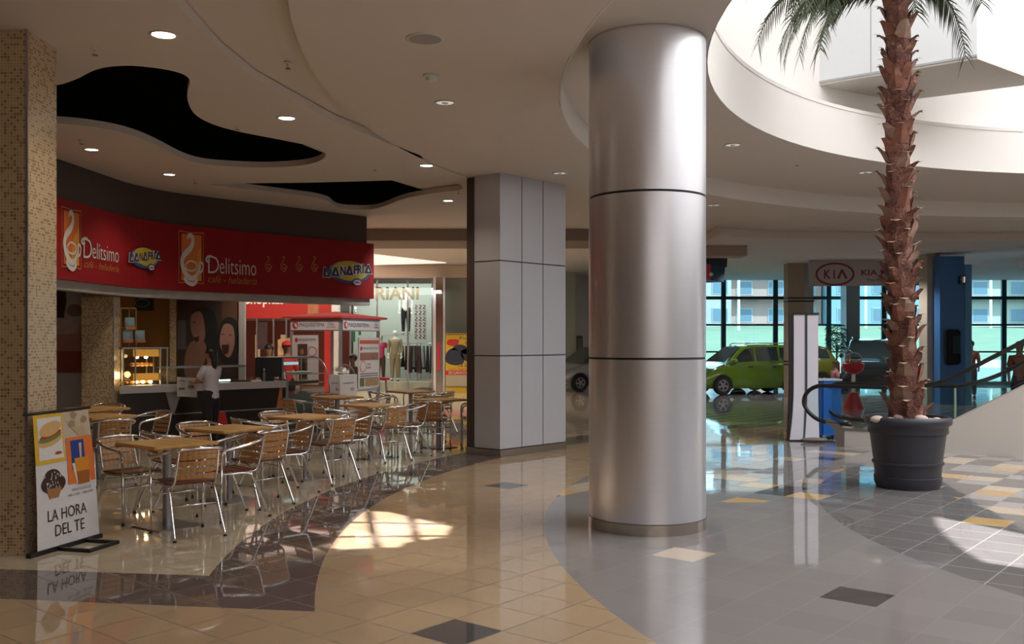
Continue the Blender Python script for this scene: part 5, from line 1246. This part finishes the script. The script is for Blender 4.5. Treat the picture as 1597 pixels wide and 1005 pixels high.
    b = nb(); box(b, -.503*L, -.47*L, -hw*.42, hw*.42, zb*.50, zb*.66, M); obj('grille', b, M_trim, t)
    b = nb(); box(b, -.510*L, -.44*L, -hw*.86, hw*.86, clr, clr+.16, M, bev=.03); obj('bumper', b, paint, t)
    b = nb(); box(b, .45*L, .510*L, -hw*.86, hw*.86, clr, clr+.18, M, bev=.03); obj('bumper', b, paint, t)
    return t
M_green = mat('car_paint_green', (.09, .175, .008), .18, var=.01, coat=1); M_sil = mat('car_paint_silver', (.42, .41, .42), .25, .5, var=.01, coat=1)
M_blk = mat('car_paint_black', (.008, .008, .010), .12, var=.01, coat=1); M_olive = mat('car_paint_olive', (.11, .12, .015), .2, var=.01, coat=1)
ang = R(14)
car('compact_car', 'bright green compact hatchback beside the round column', (X(1169, 29.4), 29.9, 0), ang, 3.65, 1.55, 1.52, M_green, belt=.62, hood=.20, rack=True)
car('compact_car', 'olive coloured car half hidden by the white totem', (9.05, 32.6, 0), R(8), 3.7, 1.6, 1.50, M_olive, belt=.62, hood=.22)
car('off_road_car', 'black off-road car facing the camera behind the palm trunk', (X(1358, 33.3), 33.3, 0), R(72), 4.3, 1.80, 1.72, M_blk, belt=.60, hood=.26, suv=True, wheelr=.36, rack=True)
car('hatchback_car', 'silver car peeking out left of the round column', (X(936, 31.3), 32.0, 0), R(28), 3.9, 1.65, 1.48, M_sil, belt=.60, hood=.24)

# ================================================================== SHOWROOM FITTINGS
t = thing('showroom_pillar', 'tan and pale square pillar in front of the windows right of the green car', 'pillar', (X(1245, 28), 28.3, 0))
bm = nb(); box(bm, X(1229, 28), X(1255, 28), 28, 28.45, 0, 3.895); obj('tan_face', bm, mat('tan_column', (.36, .28, .20), .7), t)
bm = nb(); box(bm, X(1255, 28), X(1255, 28)+.26, 28.02, 28.45, 0, 3.895); obj('pale_return', bm, mat('pale_column', (.34, .36, .36), .6), t)
for py in (465, 470, 564, 569):
    bm = nb(); z = Z(py, 28); box(bm, X(1229, 28)-.004, X(1255, 28)+.27, 27.99, 28.46, z-.02, z+.02); obj('dark_band', bm, M_joint, t)
t = thing('showroom_pillar', 'pale square pillar before the windows above the black car', 'pillar', (X(1330, 34.8), 34.8, 0))
bm = nb(); box(bm, X(1320, 34.7), X(1341, 34.7), 34.7, 35.3, 0, 3.895); obj('shaft', bm, mat('pale_column2', (.36, .40, .42), .6), t)
# name fascia above the showroom
kf2 = frame((X(1262, 27.0), 27.0), (X(1447, 26.6), 26.6)); kz0, kz1 = Z(446, 26.9), 3.69
t = thing('brand_fascia', 'pale fascia board with dark red oval emblem and lettering', 'sign', (X(1350, 27), 27, kz0))
bd = obj('board', fbox(kf2, 0, kf2.len, kz0, kz1+.2, -.12, 0), mat('fascia_board', (.42, .38, .37), .6), t)
M_dr = mat('dark_red_letters', (.22, .02, .03), .5)
kq = kf2.pix; c = kq(1302, 428)
ribbon_obj(kf2, ell(c[0], c[1], kq(1331, 428)[0]-c[0], .30, 40)+[(kq(1331, 428)[0], c[1])], .055, .01, M_dr, 'oval_emblem', t)
def ktxt(s, x0, x1, y0, y1, m): a = kq(x0, y1); b = kq(x1, y0); text(kf2, s, a[0], a[1], b[0]-a[0], b[1]-a[1], m, parent=t, off=.01, bold=.025)
a = kq(1284, 436); b = kq(1320, 421)
ktxt('K I', 1285, 1302, 421, 435, M_dr)
ribbon_obj(kf2, [kq(1307, 435), kq(1313, 421)], .06, .012, M_dr, 'letter_stroke', t); ribbon_obj(kf2, [kq(1313, 421), kq(1320, 435)], .06, .012, M_dr, 'letter_stroke', t)
ktxt('KIA MOTORS', 1343, 1440, 420, 430, M_dr); ktxt('The Power to Surprise', 1351, 1432, 434, 441, mat('grey_letters', (.16, .14, .15), .5))
# cream end pillar with posters, blue wall, dark recess
t = thing('showroom_pillar', 'cream pillar with a strip of small posters beside the blue wall', 'pillar', (X(1454, 25.2), 25.2, 0))
bm = nb(); box(bm, X(1446, 25), X(1466, 25), 25, 25.5, 0, 3.895); obj('shaft', bm, mat('cream_column', (.42, .36, .30), .7), t)
for py0, py1, c in ((447, 458, (.3, .35, .4)), (468, 474, (.2, .15, .1)), (488, 506, (.15, .18, .12)), (528, 548, (.35, .16, .05)), (549, 564, (.30, .18, .06)), (565, 575, (.06, .05, .04))):
    bm = nb(); box(bm, X(1458, 25), X(1465, 25), 24.985, 25, Z(py1, 25), Z(py0, 25)); obj('small_poster', bm, mat('small_poster_%d' % py0, c, .6, var=.4, scale=12), t)
M_blue = mat('blue_panel_paint', (.045, .16, .40), .5, var=.03)
t = thing('blue_wall', 'tall blue partition wall right of the palm trunk', 'wall', (X(1490, 24.6), 24.8, 0))
bm = nb(); box(bm, X(1466, 24.6), X(1504, 24.6), 24.6, 25.4, 0, 3.8); obj('panel', bm, M_blue, t)
bm = nb(); box(bm, X(1504, 24.6), X(1504, 24.6)+.12, 25.0, 25.4, 0, 3.6); obj('dark_recess', bm, mat('recess_navy', (.012, .02, .05), .6), t)
bm = nb(); box(bm, X(1509, 24.6), X(1520, 24.6), 24.75, 25.4, 0, 3.6); obj('panel', bm, mat('blue_panel_light', (.10, .30, .52), .5), t)
t = thing('wall_screen', 'black glossy wall mounted unit on the blue partition', 'wall unit', (X(1485, 24.5), 24.5, Z(570, 24.5)))
bm = nb(); box(bm, X(1477, 24.4), X(1500, 24.4), 24.42, 24.60, Z(569, 24.4), Z(514, 24.4), bev=.04); obj('casing', bm, mat('unit_gloss', (.01, .012, .015), .1, coat=1), t)
bm = nb(); box(bm, X(1486, 24.4), X(1498, 24.4), 24.40, 24.42, Z(552, 24.4), Z(524, 24.4)); obj('glass_front', bm, mat('unit_glass', (.03, .06, .07), .08), t)
t = thing('wall_lamp', 'dark wall lamp high on the blue partition', 'lamp', (X(1503, 24.5), 24.5, Z(441, 24.5)))
bm = nb(); box(bm, X(1499, 24.4), X(1508, 24.4), 24.42, 24.60, Z(443, 24.4), Z(430, 24.4), bev=.02); obj('housing', bm, MC['unit_gloss'], t); cyl_ = cyl(nb(), (X(1503, 24.4), 24.38), .05, Z(441, 24.4), Z(432, 24.4), 12); obj('lens', cyl_, M_chrome, t, True, angle=40)
# blue hanging sign at the column's right edge
t = thing('hanging_display', 'dark blue hanging shop bulkhead with a red box beside the round column', 'bulkhead', (X(1112, 25), 25, 3.2))
hf = frame((X(1085, 24.5), 24.5), (X(1132, 25.6), 25.6)); hq = hf.pix
def hb(pts, m, n, o0=-.5, o1=0):
    return poly(hf, [hq(*p) for p in pts], o1, m, n, t, th=o1-o0)
hb([(1085, 433), (1129, 440), (1131, 416), (1085, 410)], mat('deep_blue', (.02, .06, .11), .6), 'lower_panel'); hb([(1085, 410), (1132, 417), (1133, 401), (1085, 394)], mat('navy_strip', (.008, .012, .03), .6, var=.5, scale=5), 'upper_strip', -.5, .03)
hb([(1085, 394), (1133, 401), (1130, 396), (1085, 388)], mat('maroon_strip', (.10, .012, .01), .6), 'top_edge', -.5, .04)
bm = nb(); box(bm, X(1090, 24.3), X(1108, 24.3), 24.2, 24.35, Z(437, 24.3), Z(412, 24.3), bev=.03); obj('red_box', bm, mat('lit_red_box', (.6, .02, .03), .4), t); obj('small_lens', ball(nb(), (X(1109, 24.2), 24.2, Z(428, 24.2)), .05), M_white, t, True)

# white two-panel totem
TD = 15.75; t = thing('white_totem', 'tall white curved totem panel behind the escalator newel', 'display', (X(1255, TD), TD, 0))
def tot(xl_t, xr_t, xl_b, xr_b, d0, nm, m, zb=.02):
    b = nb(); rows = []; zt = Z(491, TD)
    for i in range(17):
        k = i/16; z = zb+(zt-zb)*k; fl = max(0, 1-k/.45)**2; xl = xl_t+(xl_b-xl_t)*fl; xr = xr_t+(xr_b-xr_t)*fl
        rows.append([b.verts.new(v) for v in ((X(xl, d0), d0-.10*fl, z), (X(xr, d0), d0-.10*fl, z), (X(xr, d0), d0+.06, z), (X(xl, d0), d0+.06, z))])
    for a, c in zip(rows, rows[1:]):
        for k in range(4): b.faces.new((a[k], a[(k+1) % 4], c[(k+1) % 4], c[k]))
    b.faces.new(rows[0]); b.faces.new(rows[-1]); return obj(nm, b, m, t)
M_tot = mat('totem_white', (.74, .70, .78), .4, var=.01)
tot(1238, 1256, 1229, 1250, TD, 'white_panel', M_tot); tot(1259, 1276, 1252, 1275, TD, 'white_panel', M_tot); tot(1255.8, 1259.2, 1249.8, 1252.2, TD-.01, 'dark_seam', mat('totem_seam', (.02, .04, .05), .5))
tot(1231, 1237.8, 1228, 1229, TD+.02, 'dark_side', M_trim)
bm = nb(); box(bm, X(1237, TD), X(1277, TD), TD-.02, TD+.07, Z(491, TD), Z(489, TD)+.01); obj('top_cap', bm, M_trim, t)
bm = nb(); box(bm, X(1228, TD), X(1276, TD), TD-.14, TD+.1, 0, .02); obj('base_plate', bm, M_trim, t)
bm = nb(); ball(bm, (X(1264, TD-.1), TD-.28, .04), .22, .08, .035, 16); o = obj('folded_cloth', bm, mat('sand_bag_grey', (.25, .20, .18), .8), smooth=True); tag(o, 'flat brownish weight bag at the foot of the white totem', 'bag')
# blue cabinet on castors
BD = 15.9; t = thing('blue_cabinet', 'bright blue cabinet on castors beside the white totem', 'cabinet', (X(1295, BD), BD, 0))
bm = nb(); box(bm, X(1284, BD), X(1312, BD), BD, BD+.4, .07, Z(594, BD)); obj('body', bm, mat('cabinet_blue', (.012, .13, .50), .4, var=.02), t)
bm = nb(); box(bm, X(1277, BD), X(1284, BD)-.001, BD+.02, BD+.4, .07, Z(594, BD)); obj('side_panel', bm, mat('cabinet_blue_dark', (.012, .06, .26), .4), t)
bm = nb(); box(bm, X(1276, BD), X(1313, BD), BD-.02, BD+.42, Z(594, BD), Z(594, BD)+.025); obj('top_board', bm, mat('cabinet_top', (.5, .6, .7), .4), t)
for x_ in (X(1279, BD), X(1306, BD)):
    for y_ in (BD+.06, BD+.34): b = nb(); lathe(b, [(0, -.015), (.035, -.015), (.035, .015), (0, .015)], 0, 0, 14); bmesh.ops.transform(b, matrix=Matrix.Translation((x_+.03, y_, .035)) @ Matrix.Rotation(PI/2, 4, 'Y'), verts=b.verts); obj('castor', b, M_tip, t, True, angle=40)
obj('lock', ball(nb(), (X(1297, BD), BD-.002, .45), .012), M_trim, t, True)
# gumball machine
GD = 23.0; gx = X(1331, GD); t = thing('gumball_machine', 'red gumball machine with a clear globe on a white post', 'vending machine', (gx, GD, 0))
obj('base', lathe(nb(), [(0, 0), (.26, 0), (.24, .05), (.10, .40), (0, .40)], gx, GD, 20), mat('gum_red', (.45, .02, .03), .35), t, True, angle=40); obj('post', cyl(nb(), (gx, GD), .045, .40, .90, 12), M_white, t, True, angle=40)
obj('collar', lathe(nb(), [(0, .84), (.10, .84), (.20, .90), (.245, 1.0), (.25, 1.08), (.235, 1.10), (0, 1.03)], gx, GD, 24), MC['gum_red'], t, True, angle=40)
obj('globe', ball(nb(), (gx, GD, 1.14), .22, seg=24), glass_mat('globe_glass', (.9, .93, .95), 1.0), t, True)
b = nb()
for i in range(150):
    a = random.random()*6.28; z = random.random()*.16; r_ = math.sqrt(random.random())*.19; ball(b, (gx+r_*math.cos(a), GD+r_*math.sin(a)*.9, 1.05+z*.8), .022, seg=6)
o = obj('gumballs', b, mat('gum_mix', (.30, .25, .18), .4, var=.9, scale=25)); tag(o, 'heap of coloured gumballs inside the clear globe', 'gumballs', kind='stuff')
# potted palm by the window
t = thing('potted_palm', 'small feathery palm in a pot before the showroom windows', 'plant', (X(1305, 33.6), 33.6, 0))
px_ = X(1305, 33.6); obj('pot', lathe(nb(), [(0, 0), (.22, 0), (.28, .45), (.24, .45), (.2, .4), (0, .4)], px_, 33.6, 20), mat('pot_grey', (.1, .1, .1), .5), t, True, angle=40)
M_leaf = mat('leaf_dark', (.03, .09, .04), .6, var=.3); M_leaf2 = mat('palm_leaf', (.085, .115, .065), .6, var=.3, scale=5)
b = nb(); tube(b, [(px_, 33.6, .4), (px_, 33.6, 1.5)], .03, 8)
def frond(b, base, az, length, rise, droop, nl=22, lw=.5, width=.012, stem=.010):
    d = Vector((math.cos(az), math.sin(az), 0)); pts = []
    for i in range(nl+1):
        u = i/nl; pts.append(Vector(base)+d*(length*(1-(1-u)**1.3)*math.cos(.2))+Vector((0, 0, rise*math.sin(u*PI*.55)-droop*u**2.2)))
    tube(b, pts, [stem*(1-.8*i/nl) for i in range(nl+1)], 4)
    for i in range(2, nl+1):
        p = pts[i]; tg = (pts[i]-pts[i-1]).normalized(); sd_ = tg.cross(Vector((0, 0, 1))).normalized(); u = i/nl; ll = lw*math.sin(min(1, u*1.15+.15)*PI*.85)**.7+.05
        for s in (-1, 1):
            e_ = p+sd_*s*ll*.75+tg*ll*.55+Vector((0, 0, -ll*(.25+random.random()*.5))); m_ = (p+e_)/2+Vector((0, 0, ll*.10)); w = tg*width
            v = [b.verts.new(q_) for q_ in (p-w, p+w, m_+w*1.2, e_, m_-w*1.2)]; b.faces.new(v)
obj('stem', b, M_leaf, t)
for i in range(16):
    b = nb(); frond(b, (px_, 33.6, 1.0+.9*(i/16)), i*2.4, .36, .55, .45, 9, .30, .014); obj('frond', b, M_leaf, t)

# ================================================================== ESCALATOR
e0 = P(1317, 697); e1 = P(1597, 715); ef = frame(e0, (e1-e0)+e0); D = ef.d; 
M_rail = mat('rubber_handrail', (.012, .012, .012), .35); M_sk = mat('escalator_white', (.62, .58, .54), .55, var=.01); M_est = mat('escalator_steel', (.45, .43, .41), .3, .9); M_eg = glass_mat('balustrade_glass', (.80, .93, .92), .9)
t = thing('escalator', 'escalator rising to the right with glass balustrade and black handrail', 'escalator', ef(2, 0))
def erail(s_inc, off, end=8.0, zr=.93, nose=-.66):
    pts = [(s_inc-.9, zr-.35*0)]; body = []
    prof = [(.10, .34), (nose+.33, .37), (nose+.14, .46), (nose+.03, .60), (nose+.02, .72), (nose+.09, .84), (nose+.22, .915), (nose+.40, zr)]
    body = prof+[(s_inc-.4, zr), (s_inc, zr+.035), (s_inc+.4, zr+.17), (s_inc+.8, zr+.40)]+[(s_inc+.8+k, zr+.40+k*.577) for k in (1.5, 3, 4.5)]
    return [ef(s, z, off) for s, z in [(p.x, p.y) for p in smooth([(a, b, 0) for a, b in body], 5)]], body
EW = 1.0
for off, inc in ((-.03, 1.15), (-EW+.03, 1.55)):
    pts, body = erail(inc, off); h_ = obj('handrail', tube(nb(), pts, .032, 8), M_rail, t, True)
    g_ = nb(); up_ = [(p.x, p.y) for p in smooth([(a, b, 0) for a, b in body], 4)]; up_ = [u for u in up_ if u[1] > .35]
    rows = []
    for s, z in up_:
        s_in = max(s, -.6); base = .27 if s < inc+.05 else .27+(s-inc-.05)*.577*1.0; base = min(base, z-.02); rows.append((g_.verts.new(ef(s, z-.01, off)), g_.verts.new(ef(max(s, -.1), base, off))))
    for a, b in zip(rows, rows[1:]): g_.faces.new((a[0], a[1], b[1], b[0]))
    obj('glass_balustrade', g_, M_eg, t)
# white side cladding with sloping top, steel skirt
def zt_s(s): return .27 if s < 1.15 else .27+(s-1.15)*.577
SE = 6.5
sidepts = [(0, 0), (SE, 0), (SE, zt_s(SE)), (1.15, .27), (0, .25)]
for o_ in (0, -EW): poly(ef, sidepts, o_, M_sk, 'side_cladding', t, th=.05)
for o_ in (.0, -EW):
    b = nb(); fbox(ef, -.02, 1.15, .25, .285, o_-.05, o_+.01, b); v = [b.verts.new(ef(s, z, o)) for s in (1.15, SE) for z in (zt_s(s)-.0, zt_s(s)+.035) for o in (o_-.05, o_+.01)]
    for q_ in ((0, 1, 3, 2), (4, 6, 7, 5), (0, 4, 5, 1), (2, 3, 7, 6)): b.faces.new([v[i] for i in q_])
    obj('skirt_rail', b, M_est, t)
poly(ef, [(-.12, .0), (0, 0), (0, .25), (-.10, .36), (-.28, .42), (-.30, .36), (-.16, .26)], .0, M_est, 'newel_end', t, th=.06); poly(ef, [(-.12, .0), (0, 0), (0, .25), (-.10, .36), (-.28, .42), (-.30, .36), (-.16, .26)], -EW+.03, M_est, 'newel_end', t, th=.06)
b = nb()
for i in range(16):
    s_ = .9+i*.38; z_ = max(.02, (i-1)*.21); fbox(ef, s_, s_+.40, z_-.02 if z_ > .03 else .0, z_+.02, -EW+.06, -.06, b)
obj('step', b, M_est, t); obj('landing_plate', fbox(ef, -.1, .88, 0, .015, -EW+.06, -.06), M_est, t)
t = thing('marker_strip', 'short pale upright strip seen through the balustrade glass', 'post', P(1490, 690).xyz)
p = P(1490, 660); bm = nb(); box(bm, p.x-.02, p.x+.02, p.y, p.y+.03, 0, .75); obj('strip', bm, mat('strip_pale', (.55, .62, .45), .5), t); bm = nb(); box(bm, p.x-.05, p.x+.05, p.y-.04, p.y+.07, 0, .02); obj('foot', bm, M_trim, t)
person('person', 'dark figure standing at the blue wall carrying a bag', (X(1514, 27.5), 27.5, 0), R(150), 1.64, mat('dark_maroon', (.09, .03, .02), .8), M_dktr, skin_=M_skind, sleeve=.8, lowres=True)
person('person', 'person in a rust coloured shirt at the right edge behind the escalator', (X(1590, 20.2), 20.2, 0), R(160), 1.62, M_maroon, M_dktr, skin_=M_skind, sleeve=.4, lowres=True)
person('person', 'person in a pink top sitting by the cars behind the blue cabinet', (X(1303, 26.5), 26.5, -.42), R(90), 1.52, mat('dusty_pink', (.30, .12, .14), .8), M_dktr, skin_=M_skind, sleeve=.4, lowres=True, sit=True)
person('person', 'dark haired person in a pale shirt bending beside the black car', (X(1313, 30.2), 29.6, -.25), R(120), 1.6, mat('pale_blue_cloth', (.55, .6, .62), .8), M_dktr, skin_=M_skind, sleeve=.4, lowres=True, sit=True)

# ================================================================== BIG PALM IN ITS POT
pc = (X(1415.5, 10.75), 10.75); M_pot = mat('plastic_pot', (.032, .033, .045), .45, var=.03)
t = thing('palm_tree', 'tall date palm with shaggy red-brown trunk in a dark grey pot', 'palm tree', (pc[0], pc[1], 0))
zr = .80
def ang_tube(n): pass
obj('pot', lathe(nb(), [(0, .02), (.325, .02), (.345, .12), (.358, .26), (.372, .262), (.378, .275), (.374, .292), (.362, .296), (.375, .40), (.395, .56), (.40, .60), (.418, .605), (.425, .63), (.418, .66), (.425, .69), (.452, .705), (.462, .735), (.455, .775), (.435, .792), (.415, .785), (.405, .74), (0, .70)], pc[0], pc[1], 64), M_pot, t, True, angle=50)
obj('saucer', lathe(nb(), [(0, 0), (.33, 0), (.352, .055), (.358, .125), (.350, .13), (.338, .122), (0, .03)], pc[0], pc[1], 64), M_pot, t, True, angle=50)
obj('soil', lathe(nb(), [(0, .715), (.405, .705)], pc[0], pc[1], 32), mat('soil', (.05, .03, .02), .9, var=.4, scale=60), t)
# trunk: lean slightly left going up
def tc(z): k = (z-.7)/4.8; return Vector((pc[0]+(X(1411, 10.75)-pc[0])*(1-k)+(X(1396, 10.75)-pc[0])*k+.02*math.sin(z*1.7), pc[1]+.01*math.sin(z*2.1), z))
def tr(z): return .142-.006*(z-.7)+.008*math.sin(z*3.0)+(.03 if z < 1.0 else 0)
m, nt, b_ = newmat('palm_bark'); x, y, z, s = coords(nt); f = noise(nt, s, 7, 5); f2 = noise(nt, s, 45, 3)
cr = nt.nodes.new('ShaderNodeValToRGB'); cr.color_ramp.elements[0].color = (.022, .009, .007, 1); cr.color_ramp.elements[1].color = (.36, .19, .14, 1); e_ = cr.color_ramp.elements.new(.5); e_.color = (.17, .065, .045, 1)
cr.color_ramp.elements[0].position = .30; cr.color_ramp.elements[-1].position = .72
nt.links.new((f*.6+f2*.4).k, cr.inputs[0]); nt.links.new(cr.outputs[0], b_.inputs['Base Color']); b_.inputs['Roughness'].default_value = .8; bump_to(nt, b_, f2, .8, .02); M_bark = m
M_cut = mat('boot_cut_edge', (.42, .30, .18), .8, var=.3, scale=20)
b = nb(); rings = []; zz = .70
while zz < 5.75:
    c = tc(zz); rings.append([b.verts.new((c.x+tr(zz)*math.cos(2*PI*k/20)*(1+.05*math.sin(k*5+zz*9)), c.y+tr(zz)*math.sin(2*PI*k/20)*(1+.05*math.sin(k*3+zz*7)), zz)) for k in range(20)]); zz += .06
for a, c in zip(rings, rings[1:]):
    for k in range(20): b.faces.new((a[k], a[(k+1) % 20], c[(k+1) % 20], c[k]))
# cut leaf bases spiralling up the trunk: broad at the root, flaring out, ragged cut edge
i = 0; zz = .78; cuts = nb()
while zz < 5.55:
    an = i*R(137.5)+random.uniform(-.5, .5); i += 1; c = tc(zz); r0 = tr(zz); zz += .034
    jit = random.random(); ln = .07+.10*jit; out = .04+.085*random.random(); wd = .085+.035*random.random()
    rad = Vector((math.cos(an), math.sin(an), 0)); tn = Vector((-rad.y, rad.x, 0)); sk_ = tn*(random.random()-.5)*.03
    base = c+rad*(r0-.02)-Vector((0, 0, .05)); mid = c+rad*(r0+.02)+Vector((0, 0, ln*.45)); tip = c+rad*(r0+out)+Vector((0, 0, ln))+sk_; droop = Vector((0, 0, -.02*random.random()))
    rows = []
    for p, w, th, bulge in ((base, wd, .02, .01), (mid, wd*.72, .025, .02), (tip, wd*.36, .010, .006)):
        rows.append([b.verts.new(q_) for q_ in (p-tn*w+rad*-.015, p+rad*(th+bulge), p+tn*w+rad*-.015, p-rad*th)])
    mi = random.choice((0, 0, 2, 3))
    for a, q2 in zip(rows, rows[1:]):
        for k in range(4): b.faces.new((a[k], a[(k+1) % 4], q2[(k+1) % 4], q2[k])).material_index = mi
    b.faces.new(rows[-1]).material_index = 1
    # pale frayed lip
    lip = [b.verts.new(q_) for q_ in (tip-tn*wd*.44+Vector((0, 0, .002)), tip+rad*(.03+.02*jit)+Vector((0, 0, -.012)), tip+tn*wd*.44+Vector((0, 0, .002)), tip-rad*.012+Vector((0, 0, .006)))]; b.faces.new(lip).material_index = 1
    for s in (-1, 1):
        if random.random() < .6:
            q0 = tip+tn*s*wd*.40; q1 = q0+tn*s*.02+rad*(.03+.03*random.random())+Vector((0, 0, .03*random.random()-.01)); b.faces.new([b.verts.new(v) for v in (q0, q0+Vector((0, 0, .008)), q1)]).material_index = 1
tk = obj('trunk', b, [M_bark, M_cut, mat('bark_rust', (.22, .085, .055), .8, var=.5, scale=18), mat('bark_pale', (.27, .16, .12), .8, var=.5, scale=18)], t)
top = tc(5.55)
FR = [(172, 1.15, .40, 1.10), (186, 1.05, .35, 1.05), (200, .95, .30, 1.0), (155, 1.2, .45, .9), (215, 1.5, .6, 1.0), (140, 1.6, .7, .9), (8, .78, .36, 1.0), (-15, 1.3, .7, .7), (30, 1.5, .8, .6), (-40, 1.4, .7, .8), (60, 1.6, .9, .6), (100, 1.5, .9, .6), (250, 1.3, .8, .8), (285, 1.3, .8, .7), (120, 1.5, .9, .7), (320, 1.5, .8, .8), (180, 1.55, .75, .6), (165, .8, .3, 1.0)]
for az, L_, ri, dr in FR:
    b = nb(); frond(b, top+Vector((math.cos(R(az))*.08, math.sin(R(az))*.08, -.05)), R(az), L_, ri, dr, 46, .30, .010, .022); obj('frond', b, M_leaf2, t)
for i, (px, py, r_) in enumerate(((1367, 648, .07), (1388, 646, .05), (1404, 650, .085), (1437, 650, .075), (1461, 651, .05), (1424, 655, .05), (1378, 652, .045), (1450, 655, .04))):
    d = 10.75-.18+.05*(i % 3); p = Vector((X(px, d), d, .735)); b = nb(); ball(b, (0, 0, 0), r_, r_*.75, r_*.55, 10)
    for v in b.verts: v.co *= 1+.12*(math.sin(v.co.x*40+i)+math.cos(v.co.y*37+i*2))*.5
    bmesh.ops.translate(b, verts=b.verts, vec=(0, 0, r_*.5)); o = obj('pebble', b, mat('white_stone', (.62, .50, .44), .7, var=.15), smooth=True); o.location = p
    tag(o, 'rounded pale stone lying on the soil of the palm pot', 'stone', 'stones in the palm pot')
bm = nb(); box(bm, -40, 120, 99.9, 118, 2.4, 2.6); S_('pavement', bm, mat('terrace_ground', (.14, .15, .14), .9))
